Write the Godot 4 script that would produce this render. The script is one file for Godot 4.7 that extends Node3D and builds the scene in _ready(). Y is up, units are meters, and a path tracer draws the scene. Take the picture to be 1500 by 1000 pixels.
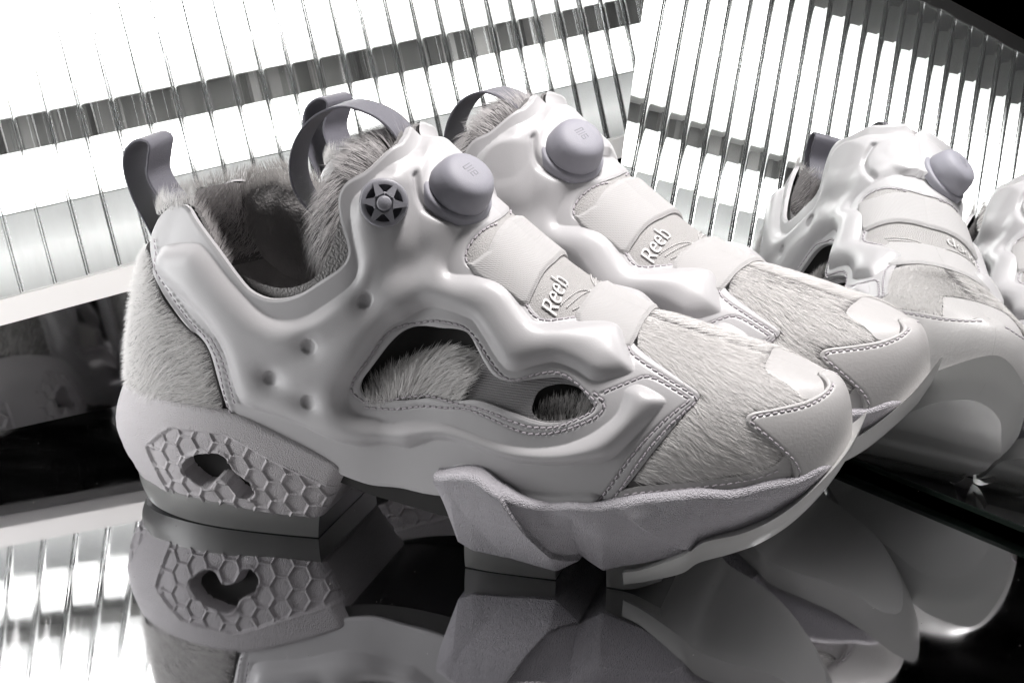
extends Node3D
# A pair of white fur and rubber sneakers on a black mirror shelf, in front of a glass light wall and a leaning mirror.

# ---------------------------------------------------------------- small helpers
var taken := {}

func numbered(called: String) -> String:
	if not taken.has(called):
		taken[called] = 0
		return called
	taken[called] += 1
	return "%s_%03d" % [called, taken[called]]

func thing(called: String, label: String, category: String, group := "") -> Node3D:
	var o := Node3D.new()
	o.name = numbered(called)
	add_child(o)
	o.set_meta("label", label)
	o.set_meta("category", category)
	if group:
		o.set_meta("group", group)
	return o

func part(called: String, mesh: Mesh, mat: Material, parent: Node, label := "", stuff := false) -> MeshInstance3D:
	var o := MeshInstance3D.new()
	o.mesh = mesh
	o.material_override = mat
	o.name = called
	parent.add_child(o, true)
	if label:
		o.set_meta("label", label)
	if stuff:
		o.set_meta("kind", "stuff")
	return o

func noise(seed_: int, freq: float, oct := 3) -> FastNoiseLite:
	var n := FastNoiseLite.new()
	n.seed = seed_
	n.frequency = freq
	n.noise_type = FastNoiseLite.TYPE_SIMPLEX_SMOOTH
	n.fractal_octaves = oct
	return n

func tex(n: FastNoiseLite, size := 512, lo := 0.0, hi := 1.0) -> NoiseTexture2D:
	var t := NoiseTexture2D.new()
	t.width = size
	t.height = size
	t.seamless = true
	t.noise = n
	if lo != 0.0 or hi != 1.0:
		var g := Gradient.new()
		g.set_color(0, Color(lo, lo, lo))
		g.set_color(1, Color(hi, hi, hi))
		t.color_ramp = g
	return t

func mat(r: float, g: float, b: float, rough: float, spec := 0.5) -> StandardMaterial3D:
	var m := StandardMaterial3D.new()
	m.albedo_color = Color(r, g, b).linear_to_srgb()
	m.roughness = rough
	m.metallic_specular = spec
	return m

func grain(m: StandardMaterial3D, t: Texture2D, scale: float, depth: float) -> StandardMaterial3D:
	m.heightmap_enabled = true
	m.heightmap_texture = t
	m.heightmap_scale = depth
	m.uv1_triplanar = true
	m.uv1_scale = Vector3.ONE * scale
	return m

# ---------------------------------------------------------------- a surface with coordinates (u along, v up)
class Chart:
	var nu: int
	var nv: int
	var umax: float
	var flip := 1.0
	var g := 1.0
	var toe_mirror := true
	var P := PackedVector3Array()
	var N := PackedVector3Array()

	func v_of(j: int) -> float:
		return pow(float(j) / nv, g)

	func j_of(v: float) -> float:
		return pow(clampf(v, 0.0, 1.0), 1.0 / g) * nv

	func finish() -> void:
		N.resize(P.size())
		var w := nv + 1
		for i in nu + 1:
			for j in w:
				var i0 := maxi(i - 1, 0)
				var i1 := mini(i + 1, nu)
				var j0 := maxi(j - 1, 0)
				var j1 := mini(j + 1, nv)
				var tu := P[i1 * w + j] - P[i0 * w + j]
				var tv := P[i * w + j1] - P[i * w + j0]
				N[i * w + j] = tu.cross(tv).normalized() * flip

	func pick(arr: PackedVector3Array, u: float, v: float) -> Vector3:
		var x := clampf(u / umax * nu, 0.0, nu - 0.0001)
		var y := clampf(j_of(v), 0.0, nv - 0.0001)
		var i := int(x)
		var j := int(y)
		x -= i
		y -= j
		var w := nv + 1
		var k := i * w + j
		return arr[k].lerp(arr[k + w], x).lerp(arr[k + 1].lerp(arr[k + w + 1], x), y)

	func at(u: float, v: float) -> Vector3:
		var z := 1.0
		if v > 1.0:
			v = 2.0 - v
			z = -1.0
		if u < 0.0 and toe_mirror:
			u = -u
			z = -z
		if u > umax:
			u = 2.0 * umax - u
			z = -z
		var p := pick(P, u, v)
		p.z *= z
		if v < 0.0:
			p.y += v * 0.1
		return p

	func nrm(u: float, v: float) -> Vector3:
		return pick(N, u, v).normalized()

	# distance along the surface's chords from a line drawn in (u, v), up to a reach
	func reach(line: PackedVector2Array, closed: bool, far: float) -> PackedFloat32Array:
		var d := PackedFloat32Array()
		d.resize(P.size())
		d.fill(far)
		var w := nv + 1
		# short pieces, so that chords stay on the curved surface
		var fine := PackedVector2Array()
		for s in line.size():
			fine.append(line[s])
			if closed or s < line.size() - 1:
				var e := line[(s + 1) % line.size()]
				var m := mini(int(at(line[s].x, line[s].y).distance_to(at(e.x, e.y)) / 0.003), 24)
				for q in m:
					fine.append(line[s].lerp(e, (q + 1.0) / (m + 1.0)))
		line = fine
		var n := line.size()
		var mu := int(far / 0.0004) + 2
		var mv := int(far / 0.00024) + 2
		for s in (n if closed else n - 1):
			var a2 := line[s]
			var b2 := line[(s + 1) % n]
			var a := at(a2.x, a2.y)
			var b := at(b2.x, b2.y)
			var ab := b - a
			var l2 := maxf(ab.length_squared(), 1e-12)
			var i0 := clampi(int(minf(a2.x, b2.x) / umax * nu) - mu, 0, nu)
			var i1 := clampi(int(maxf(a2.x, b2.x) / umax * nu) + mu, 0, nu)
			var j0 := clampi(int(j_of(minf(a2.y, b2.y))) - mv, 0, nv)
			var j1 := clampi(int(j_of(maxf(a2.y, b2.y))) + mv, 0, nv)
			for i in range(i0, i1 + 1):
				for j in range(j0, j1 + 1):
					var k := i * w + j
					var ap := P[k] - a
					var q := (ap - ab * clampf(ap.dot(ab) / l2, 0.0, 1.0)).length()
					if q < d[k]:
						d[k] = q
		return d

	func sdf(line: PackedVector2Array, far: float) -> PackedFloat32Array:
		var d := reach(line, true, far)
		var w := nv + 1
		var lo := line[0]
		var hi := line[0]
		for p in line:
			lo = lo.min(p)
			hi = hi.max(p)
		for i in nu + 1:
			var u := umax * i / nu
			for j in w:
				var k := i * w + j
				var v := v_of(j)
				if u < lo.x or u > hi.x or v < lo.y or v > hi.y or not Geometry2D.is_point_in_polygon(Vector2(u, v), line):
					d[k] = -d[k]
		for i in range(1, nu):
			for j in range(1, nv):
				var k := i * w + j
				if absf(d[k]) > 0.0008:
					var s := signf(d[k])
					if signf(d[k - 1]) != s and signf(d[k + 1]) != s or signf(d[k - w]) != s and signf(d[k + w]) != s:
						d[k] = -d[k]
		return d

# ---------------------------------------------------------------- curves
func pts(key: String, rounds := 2) -> PackedVector2Array:
	var a: Array = F[key]
	var l := PackedVector2Array()
	for i in range(0, a.size(), 2):
		var v: float = a[i + 1]
		l.append(Vector2(a[i], 1.6 if v > 1.05 else v))
	return chaikin(l, true, rounds)

func line_of(key: String) -> PackedVector2Array:
	var a: Array = F[key]
	var l := PackedVector2Array()
	for i in range(0, a.size(), 2):
		l.append(Vector2(a[i], a[i + 1]))
	return chaikin(l, false, 2)

func chaikin(l: PackedVector2Array, closed: bool, rounds: int) -> PackedVector2Array:
	for r in rounds:
		var o := PackedVector2Array()
		var n := l.size()
		if not closed:
			o.append(l[0])
		for i in (n if closed else n - 1):
			var a := l[i]
			var b := l[(i + 1) % n]
			o.append(a.lerp(b, 0.22))
			o.append(a.lerp(b, 0.78))
		if not closed:
			o.append(l[n - 1])
		l = o
	return l

func cat(a: float, b: float, c: float, d: float, t: float) -> float:
	return 0.5 * (2.0 * b + (c - a) * t + (2.0 * a - 5.0 * b + 4.0 * c - d) * t * t + (3.0 * b - a - 3.0 * c + d) * t * t * t)

func bend(x: float) -> float:
	var t := clampf((x - 0.10) / 0.18, 0.0, 1.0)
	return 0.012 * t * t * (3.0 - 2.0 * t)

# the rows hold: lower edge xyz, upper edge xyz, straightness, squareness, bulge
func row(st: Array, u: float, lower_straight: bool, ends: Vector2) -> PackedFloat64Array:
	var n := st.size()
	var i := clampi(int(u), 0, n - 2)
	var t := u - i
	var o := PackedFloat64Array()
	for c in 9:
		var s0 := 1.0
		var s1 := 1.0
		if c == 2 or c == 5:
			s0 = ends.x
			s1 = ends.y
		var b: float = st[i][c]
		var d: float = st[i + 1][c]
		if lower_straight and c < 3:
			o.append(lerpf(b, d, t))
			continue
		var a: float
		var e: float
		if i > 0:
			a = st[i - 1][c]
		elif ends.x != 0.0:
			a = st[1][c] * s0
		else:
			a = 2.0 * b - d
		if i + 2 < n:
			e = st[i + 2][c]
		elif ends.y != 0.0:
			e = st[n - 2][c] * s1
		else:
			e = 2.0 * d - b
		o.append(cat(a, b, d, e, t))
	return o

# ends: -1 where that end lies on the middle plane and goes on mirrored, 0 where it is open
func chart(st: Array, nu: int, nv: int, ends: Vector2, lower_straight := false, flip := 1.0, g := 1.0) -> Chart:
	var c := Chart.new()
	c.nu = nu
	c.nv = nv
	c.umax = st.size() - 1
	c.flip = flip
	c.g = g
	c.toe_mirror = ends.x != 0.0
	c.P.resize((nu + 1) * (nv + 1))
	for i in nu + 1:
		var u := c.umax * i / nu
		var q := row(st, u, lower_straight, ends)
		var q1 := row(st, maxf(u - 0.05, 0.0), lower_straight, ends)
		var q2 := row(st, minf(u + 0.05, c.umax), lower_straight, ends)
		var out := Vector2(-(q2[2] - q1[2]), q2[0] - q1[0]).normalized() * flip
		for j in nv + 1:
			var v := c.v_of(j)
			var co := pow(maxf(cos(v * PI / 2), 1e-9), q[7])
			var si := pow(maxf(sin(v * PI / 2), 1e-9), q[7])
			co = lerpf(co, 1.0 - v, q[6])
			si = lerpf(si, v, q[6])
			var b := q[8] * sin(PI * v)
			c.P[i * (nv + 1) + j] = Vector3(q[3] + (q[0] - q[3]) * co + out.x * b, q[1] + (q[4] - q[1]) * si, q[5] + (q[2] - q[5]) * co + out.y * b)
	c.finish()
	return c

# ---------------------------------------------------------------- meshes from charts
func bent(p: Vector3) -> Vector3:
	return Vector3(p.x, p.y, p.z + bend(p.x))

func tri(st: SurfaceTool, a: Vector3, b: Vector3, c: Vector3, flip: bool) -> void:
	if flip:
		st.add_vertex(a)
		st.add_vertex(b)
		st.add_vertex(c)
	else:
		st.add_vertex(a)
		st.add_vertex(c)
		st.add_vertex(b)

# the part of the chart where D > 0, lifted by H along the normal, with an edge that drops by «drop»; sides: 1 near, -1 far
func sheet(c: Chart, D: PackedFloat32Array, H: PackedFloat32Array, drop: float, sides := [1, -1]) -> ArrayMesh:
	var st := SurfaceTool.new()
	st.begin(Mesh.PRIMITIVE_TRIANGLES)
	var w := c.nv + 1
	var Q := PackedVector3Array()
	Q.resize(c.P.size())
	for k in c.P.size():
		if D[k] > -0.004:
			Q[k] = c.P[k] + c.N[k] * H[k]
	for side in sides:
		var sz := Vector3(1, 1, side)
		var fl: bool = (side < 0) == (c.flip > 0.0)
		for pass_ in 2:
			st.set_smooth_group(pass_ * 3)
			for i in c.nu:
				for j in c.nv:
					var k := i * w + j
					var k1 := k + w
					var k2 := k1 + 1
					var k3 := k + 1
					var n := int(D[k] > 0.0) + int(D[k1] > 0.0) + int(D[k2] > 0.0) + int(D[k3] > 0.0)
					if n == 0:
						continue
					if n == 4:
						if pass_ == 0:
							var a := bent(Q[k] * sz)
							var b := bent(Q[k1] * sz)
							var d := bent(Q[k2] * sz)
							var e := bent(Q[k3] * sz)
							tri(st, a, b, d, fl)
							tri(st, a, d, e, fl)
						continue
					var ks := [k, k1, k2, k3]
					var ring := PackedVector3Array()
					var ring_low := PackedVector3Array()
					var cut := []
					for s in 4:
						var ka: int = ks[s]
						var kb: int = ks[(s + 1) % 4]
						if D[ka] > 0.0:
							ring.append(Q[ka])
							ring_low.append(Vector3.ZERO)
							cut.append(0)
						if (D[ka] > 0.0) != (D[kb] > 0.0):
							var t := D[ka] / (D[ka] - D[kb])
							var p := Q[ka].lerp(Q[kb], t)
							ring.append(p)
							ring_low.append(p - c.N[ka].lerp(c.N[kb], t) * drop)
							cut.append(2 if D[ka] > 0.0 else 1)
					var m := ring.size()
					if pass_ == 0:
						for s in range(1, m - 1):
							tri(st, bent(ring[0] * sz), bent(ring[s] * sz), bent(ring[s + 1] * sz), fl)
					elif drop > 0.0:
						for s in m:
							var s2 := (s + 1) % m
							if cut[s] == 2 and cut[s2] == 1:
								var a := bent(ring[s] * sz)
								var b := bent(ring[s2] * sz)
								var al := bent(ring_low[s] * sz)
								var bl := bent(ring_low[s2] * sz)
								tri(st, a, al, bl, fl)
								tri(st, a, bl, b, fl)
	st.generate_normals()
	st.index()
	return st.commit()

func flat(c: Chart, v: float) -> PackedFloat32Array:
	var h := PackedFloat32Array()
	h.resize(c.P.size())
	h.fill(v)
	return h

# lids that close a block between its near and far edges: row 0 below, row nv above
func lids(c: Chart, H: PackedFloat32Array, rows: Array, front: bool) -> ArrayMesh:
	var st := SurfaceTool.new()
	st.begin(Mesh.PRIMITIVE_TRIANGLES)
	st.set_smooth_group(-1)
	var w := c.nv + 1
	for j in rows:
		for i in c.nu:
			var a := c.P[i * w + j] + c.N[i * w + j] * H[i * w + j]
			var b := c.P[(i + 1) * w + j] + c.N[(i + 1) * w + j] * H[(i + 1) * w + j]
			var am := Vector3(a.x, a.y, -a.z)
			var bm := Vector3(b.x, b.y, -b.z)
			var up: bool = (j == 0) == (c.flip > 0.0)
			tri(st, bent(a), bent(am), bent(bm), up)
			tri(st, bent(a), bent(bm), bent(b), up)
	if front:
		for i in [0]:
			for j in c.nv:
				var a := c.P[i * w + j] + c.N[i * w + j] * H[i * w + j]
				var b := c.P[i * w + j + 1] + c.N[i * w + j + 1] * H[i * w + j + 1]
				tri(st, bent(a), bent(Vector3(a.x, a.y, -a.z)), bent(Vector3(b.x, b.y, -b.z)), c.flip < 0.0)
				tri(st, bent(a), bent(Vector3(b.x, b.y, -b.z)), bent(b), c.flip < 0.0)
	st.generate_normals()
	st.index()
	return st.commit()

func joined(list: Array) -> ArrayMesh:
	var st := SurfaceTool.new()
	st.begin(Mesh.PRIMITIVE_TRIANGLES)
	for m in list:
		st.append_from(m, 0, Transform3D())
	return st.commit()

# a row of thread stitches along a line on the chart
func stitches(c: Chart, lines: Array, lift: float, long: float, gap: float, r: float, H: PackedFloat32Array = PackedFloat32Array()) -> ArrayMesh:
	var cap := CapsuleMesh.new()
	cap.radius = r
	cap.height = long
	cap.radial_segments = 5
	cap.rings = 1
	var st := SurfaceTool.new()
	st.begin(Mesh.PRIMITIVE_TRIANGLES)
	var rng := RandomNumberGenerator.new()
	rng.seed = 77
	for l in lines:
		var P := PackedVector3Array()
		var N := PackedVector3Array()
		for p in l:
			var n := c.nrm(p.x, p.y)
			var hh := 0.0
			if H.size():
				hh = H[clampi(roundi(p.x / c.umax * c.nu), 0, c.nu) * (c.nv + 1) + clampi(roundi(c.j_of(p.y)), 0, c.nv)]
			P.append(c.at(p.x, p.y) + n * (lift + hh))
			N.append(n)
		var pos := 0.0
		var want := long * 0.5
		for i in P.size() - 1:
			var seg := P[i].distance_to(P[i + 1])
			while want <= pos + seg and seg > 1e-6:
				var t := (want - pos) / seg
				var y := (P[i + 1] - P[i]).normalized()
				var z := N[i].lerp(N[i + 1], t).normalized()
				var x := y.cross(z).normalized()
				z = x.cross(y)
				y = y.rotated(z, rng.randf_range(-0.1, 0.1) + 0.08).rotated(x, rng.randf_range(-0.06, 0.06))
				x = y.cross(z).normalized()
				var p := P[i].lerp(P[i + 1], t)
				for side in [1, -1]:
					var sz := Vector3(1, 1, side)
					var pp := bent(p * sz)
					st.append_from(cap, 0, Transform3D(Basis(x * sz * side, y * sz, z * sz), pp))
				want += (long + gap) * rng.randf_range(0.93, 1.07)
			pos += seg
	return st.commit()

# ---------------------------------------------------------------- hair
var strand_mesh: ArrayMesh

func make_strand() -> ArrayMesh:
	var st := SurfaceTool.new()
	st.begin(Mesh.PRIMITIVE_TRIANGLES)
	st.set_smooth_group(0)
	var prof := [[0.0, 0.0, 1.0], [0.25, 0.16, 0.95], [0.6, 0.26, 0.7], [1.0, 0.27, 0.06]]
	for i in 3:
		var a: Array = prof[i]
		var b: Array = prof[i + 1]
		var a0 := Vector3(-0.5 * a[2], a[0], a[1])
		var a1 := Vector3(0.5 * a[2], a[0], a[1])
		var b0 := Vector3(-0.5 * b[2], b[0], b[1])
		var b1 := Vector3(0.5 * b[2], b[0], b[1])
		tri(st, a0, a1, b1, false)
		tri(st, a0, b1, b0, false)
	st.generate_normals()
	st.index()
	return st.commit()

# where: [position, direction, normal] triples
func hair(called: String, where: Array, long: float, wide: float, lift: float, m: Material, parent: Node, seed_: int) -> void:
	var rng := RandomNumberGenerator.new()
	rng.seed = seed_
	var mm := MultiMesh.new()
	mm.transform_format = MultiMesh.TRANSFORM_3D
	mm.mesh = strand_mesh
	mm.instance_count = where.size()
	for i in where.size():
		var p: Vector3 = where[i][0]
		var y: Vector3 = where[i][1]
		var z: Vector3 = where[i][2]
		y = (y - z * y.dot(z)).normalized()
		y = y.rotated(z, rng.randfn(0.0, 0.16))
		var x := y.cross(z).normalized()
		var k := long * rng.randf_range(0.6, 1.25)
		var up := lift * rng.randf_range(0.5, 1.6)
		var ww := wide * rng.randf_range(0.6, 1.3)
		var roll := rng.randf_range(-0.5, 0.5)
		var xx := x.rotated(y, roll)
		var t: Transform3D = Transform3D(Basis(xx * ww, y * k + z * (k * up * 0.35), z * (k * up)), p)
		mm.set_instance_transform(i, t)
	var o := MultiMeshInstance3D.new()
	o.multimesh = mm
	o.material_override = m
	o.name = called
	o.set_meta("kind", "stuff")
	parent.add_child(o, true)

func sow(c: Chart, poly: PackedVector2Array, n: int, lift: float, du: float, dv: float, sides: Array, seed_: int, H: PackedFloat32Array = PackedFloat32Array(), swirls := 0.9, avoid := [], long := 0.006) -> Array:
	var rng := RandomNumberGenerator.new()
	rng.seed = seed_
	var swirl := noise(seed_, 22.0, 2)
	var lo := poly[0]
	var hi := poly[0]
	for p in poly:
		lo = lo.min(p)
		hi = hi.max(p)
	lo = lo.max(Vector2(0, 0))
	hi = hi.min(Vector2(c.umax, 1))
	var out := []
	var tries := 0
	while out.size() < n and tries < n * 12:
		tries += 1
		var u := rng.randf_range(lo.x, hi.x)
		var v := rng.randf_range(lo.y, hi.y)
		if not Geometry2D.is_point_in_polygon(Vector2(u, v), poly):
			continue
		var p := c.at(u, v)
		var tu := c.at(minf(u + 0.1, c.umax), v) - c.at(u - 0.1 if u >= 0.1 else 0.0, v)
		var tv := c.at(u, minf(v + 0.02, 1.0)) - c.at(u, maxf(v - 0.02, 0.0))
		# thin out where the chart is dense
		if rng.randf() > clampf(tu.length() * tv.length() / 0.0000155, 0.05, 1.0):
			continue
		var nn := c.nrm(u, v)
		var s := swirl.get_noise_3dv(p) * swirls
		var d := (tu.normalized() * du + tv.normalized() * dv).normalized()
		d = d.rotated(nn, s)
		if avoid.size():
			var q := Vector2(u + du * long / maxf(tu.length() / 0.2, 1e-4), v + dv * long / maxf(tv.length() / 0.04, 1e-4))
			var hit := false
			for e in avoid:
				if Geometry2D.is_point_in_polygon(q, e) or Geometry2D.is_point_in_polygon(Vector2(u, v), e):
					hit = true
			if hit:
				continue
		var h := lift
		if H.size():
			h += H[roundi(u / c.umax * c.nu) * (c.nv + 1) + roundi(c.j_of(v))]
		p += nn * h
		var side: int = sides[out.size() % sides.size()]
		var sz := Vector3(1, 1, side)
		out.append([bent(p * sz), d * sz, nn * sz])
	return out

# ---------------------------------------------------------------- turned and swept shapes
func lathe(profile: Array, seg: int) -> ArrayMesh:   # [radius, height] pairs round the y axis
	var st := SurfaceTool.new()
	st.begin(Mesh.PRIMITIVE_TRIANGLES)
	st.set_smooth_group(0)
	for i in profile.size() - 1:
		var a: Array = profile[i]
		var b: Array = profile[i + 1]
		if a.size() > 2:
			st.set_smooth_group(int(a[2]))
		for s in seg:
			var t0 := TAU * s / seg
			var t1 := TAU * (s + 1) / seg
			var p0 := Vector3(cos(t0) * a[0], a[1], sin(t0) * a[0])
			var p1 := Vector3(cos(t1) * a[0], a[1], sin(t1) * a[0])
			var q0 := Vector3(cos(t0) * b[0], b[1], sin(t0) * b[0])
			var q1 := Vector3(cos(t1) * b[0], b[1], sin(t1) * b[0])
			if a[0] > 1e-6:
				tri(st, p0, q1, p1, false)
			if b[0] > 1e-6:
				tri(st, p0, q0, q1, false)
	st.generate_normals()
	st.index()
	return st.commit()

func box_into(st: SurfaceTool, size: Vector3, t: Transform3D) -> void:
	var b := BoxMesh.new()
	b.size = size
	st.append_from(b, 0, t)

# a ribbon: middle line, half width vector per point, thickness
func ribbon(mid: PackedVector3Array, half: Array, thick: float) -> ArrayMesh:
	var curve := Curve3D.new()
	for i in mid.size():
		var a := mid[maxi(i - 1, 0)]
		var b := mid[mini(i + 1, mid.size() - 1)]
		curve.add_point(mid[i], (a - b) * 0.17, (b - a) * 0.17)
	var L := curve.get_baked_length()
	var n := 48
	var st := SurfaceTool.new()
	st.begin(Mesh.PRIMITIVE_TRIANGLES)
	var rows := []
	for i in n + 1:
		var t := float(i) / n
		var p := curve.sample_baked(L * t, true)
		var d := (curve.sample_baked(minf(L * t + 0.001, L), true) - curve.sample_baked(maxf(L * t - 0.001, 0.0), true)).normalized()
		var f := t * (half.size() - 1)
		var k := mini(int(f), half.size() - 2)
		var h: Vector3 = half[k].lerp(half[k + 1], f - k)
		var nn := d.cross(h).normalized() * thick * 0.5
		var e := h.normalized() * thick * 0.5
		rows.append([p + h + nn, p - h + nn, p - h - e, p - h - nn, p + h - nn, p + h + e])
	for i in n:
		for s in 6:
			st.set_smooth_group(1 if s == 0 else 2 if s == 3 else 3)
			var a: Vector3 = rows[i][s]
			var b: Vector3 = rows[i][(s + 1) % 6]
			var c: Vector3 = rows[i + 1][(s + 1) % 6]
			var d2: Vector3 = rows[i + 1][s]
			tri(st, a, b, c, true)
			tri(st, a, c, d2, true)
	st.generate_normals()
	st.index()
	return st.commit()

func blob(rx: float, ry: float, rz: float, bump: float, seed_: int) -> ArrayMesh:
	var n := noise(seed_, 1.0, 3)
	var st := SurfaceTool.new()
	st.begin(Mesh.PRIMITIVE_TRIANGLES)
	st.set_smooth_group(0)
	var f := func(i: int, j: int) -> Vector3:
		var a := TAU * i / 48.0
		var b := PI * (j / 24.0 - 0.5)
		var q := Vector3(cos(a) * cos(b), sin(b), sin(a) * cos(b))
		q *= 1.0 + bump * n.get_noise_3dv(q * 1.6)
		return q * Vector3(rx, ry, rz)
	for i in 48:
		for j in 24:
			var a: Vector3 = f.call(i, j)
			var b: Vector3 = f.call((i + 1) % 48, j)
			var c: Vector3 = f.call((i + 1) % 48, j + 1)
			var d: Vector3 = f.call(i, j + 1)
			tri(st, a, b, c, true)
			tri(st, a, c, d, true)
	st.generate_normals()
	st.index()
	return st.commit()

# ---------------------------------------------------------------- shape tables of the shoe
const UPPER := [
	[-0.036,0.046,0,   -0.008,0.150,0,   1,1,0.006],
	[-0.031,0.046,0.018,-0.005,0.152,0.013,1,1,0.006],
	[-0.015,0.047,0.029, 0.005,0.155,0.022,1,1,0.006],
	[ 0.008,0.048,0.035, 0.020,0.160,0.027,1,1,0.005],
	[ 0.030,0.045,0.037, 0.036,0.165,0.030,1,1,0.005],
	[ 0.052,0.038,0.037, 0.055,0.170,0.033,1,1,0.005],
	[ 0.072,0.031,0.037, 0.073,0.177,0.034,1,1,0.005],
	[ 0.090,0.026,0.038, 0.089,0.182,0.030,0.85,0.8,0.005],
	[ 0.106,0.024,0.040, 0.100,0.182,0.017,0.5,0.7,0.003],
	[ 0.121,0.023,0.043, 0.104,0.171,0,0.25,0.7,0],
	[ 0.138,0.023,0.046, 0.129,0.149,0,0.1,0.72,0],
	[ 0.157,0.024,0.049, 0.154,0.129,0,0,0.75,0],
	[ 0.177,0.025,0.0505,0.178,0.1145,0,0,0.76,0],
	[ 0.197,0.029,0.0505,0.202,0.105,0,0,0.75,0],
	[ 0.217,0.034,0.049, 0.225,0.0995,0,0,0.72,0],
	[ 0.237,0.039,0.0455,0.245,0.095,0,0,0.7,0],
	[ 0.256,0.043,0.039, 0.260,0.0915,0,0,0.66,0],
	[ 0.272,0.047,0.028, 0.269,0.0885,0,0,0.64,0],
	[ 0.283,0.051,0.0145,0.2735,0.0865,0,0,0.64,0],
	[ 0.2865,0.054,0,    0.275,0.0855,0,0,0.64,0],
]
const HEEL := [
	[0.070, 0.010, 0.0355, 0.084, 0.036, 0.0400, 1, 1, 0.001],
	[0.058, 0.010, 0.0365, 0.067, 0.044, 0.0410, 1, 1, 0.002],
	[0.045, 0.010, 0.0370, 0.050, 0.051, 0.0415, 1, 1, 0.003],
	[0.030, 0.011, 0.0370, 0.034, 0.0565, 0.0415, 1, 1, 0.003],
	[0.014, 0.0115, 0.0360, 0.018, 0.058, 0.0405, 1, 1, 0.003],
	[-0.001, 0.012, 0.0330, 0.002, 0.0585, 0.0370, 1, 1, 0.004],
	[-0.014, 0.0125, 0.0270, -0.014, 0.059, 0.0305, 1, 1, 0.005],
	[-0.026, 0.013, 0.0190, -0.028, 0.058, 0.0215, 1, 1, 0.006],
	[-0.034, 0.0135, 0.0095, -0.036, 0.056, 0.0110, 1, 1, 0.0065],
	[-0.037, 0.0135, 0.0, -0.039, 0.055, 0.0, 1, 1, 0.0065],
]
const FORE := [
	[0.1270, 0.0340, 0.0460, 0.1270, 0.0425, 0.0555, 1, 1, 0.0008],
	[0.1345, 0.0130, 0.0455, 0.1350, 0.0465, 0.0580, 1, 1, 0.0018],
	[0.1410, 0.0100, 0.0455, 0.1460, 0.0490, 0.0585, 1, 1, 0.0028],
	[0.1550, 0.0090, 0.0450, 0.1550, 0.0455, 0.0583, 1, 1, 0.0028],
	[0.1660, 0.0085, 0.0435, 0.1650, 0.0415, 0.0575, 1, 1, 0.0028],
	[0.1770, 0.0080, 0.0425, 0.1760, 0.0400, 0.0565, 1, 1, 0.0023],
	[0.1865, 0.0180, 0.0430, 0.1860, 0.0410, 0.0583, 1, 1, 0.0018],
	[0.1970, 0.0100, 0.0420, 0.1990, 0.0430, 0.0570, 1, 1, 0.0023],
	[0.2130, 0.0145, 0.0405, 0.2150, 0.0480, 0.0545, 1, 1, 0.0028],
	[0.2290, 0.0200, 0.0385, 0.2300, 0.0510, 0.0540, 1, 1, 0.0028],
	[0.2335, 0.0265, 0.0375, 0.2380, 0.0520, 0.0515, 1, 1, 0.0028],
	[0.2470, 0.0290, 0.0345, 0.2490, 0.0520, 0.0470, 1, 1, 0.0028],
	[0.2590, 0.0330, 0.0285, 0.2620, 0.0550, 0.0405, 1, 1, 0.0028],
	[0.2700, 0.0410, 0.0210, 0.2730, 0.0560, 0.0325, 1, 1, 0.0028],
	[0.2800, 0.0510, 0.0110, 0.2825, 0.0585, 0.0215, 1, 1, 0.0018],
	[0.2835, 0.0550, 0.0000, 0.2865, 0.0575, 0.0000, 1, 1, 0.0010],
]
const TOE_BAND := [
	[0.2050, 0.0035, 0.0400, 0.2050, 0.0095, 0.0420, 1, 1, 0.0000],
	[0.2140, 0.0065, 0.0405, 0.2145, 0.0130, 0.0425, 1, 1, 0.0005],
	[0.2290, 0.0135, 0.0425, 0.2310, 0.0230, 0.0450, 1, 1, 0.0005],
	[0.2360, 0.0190, 0.0417, 0.2380, 0.0290, 0.0443, 1, 1, 0.0005],
	[0.2480, 0.0235, 0.0390, 0.2525, 0.0340, 0.0420, 1, 1, 0.0005],
	[0.2590, 0.0275, 0.0335, 0.2645, 0.0400, 0.0370, 1, 1, 0.0005],
	[0.2700, 0.0345, 0.0260, 0.2770, 0.0500, 0.0295, 1, 1, 0.0010],
	[0.2805, 0.0450, 0.0160, 0.2885, 0.0630, 0.0190, 1, 1, 0.0010],
	[0.2850, 0.0505, 0.0000, 0.2940, 0.0735, 0.0000, 1, 1, 0.0010],
]
const SLAB := [
	[0.1365, 0.0005, 0.0420, 0.1365, 0.0120, 0.0430, 1, 1, 0.0005],
	[0.148, 0.0003, 0.0425, 0.148, 0.0105, 0.0435, 1, 1, 0.0005],
	[0.162, 0.0003, 0.0415, 0.162, 0.0095, 0.0425, 1, 1, 0.0005],
	[0.176, 0.0004, 0.0400, 0.176, 0.0092, 0.0410, 1, 1, 0.0005],
]
const SLAB_FRONT := [
	[0.1975, 0.0004, 0.0385, 0.1975, 0.0110, 0.0395, 1, 1, 0.0005],
	[0.208, 0.0010, 0.0380, 0.208, 0.0145, 0.0390, 1, 1, 0.0005],
	[0.220, 0.0060, 0.0365, 0.2205, 0.0185, 0.0375, 1, 1, 0.0005],
]
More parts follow.
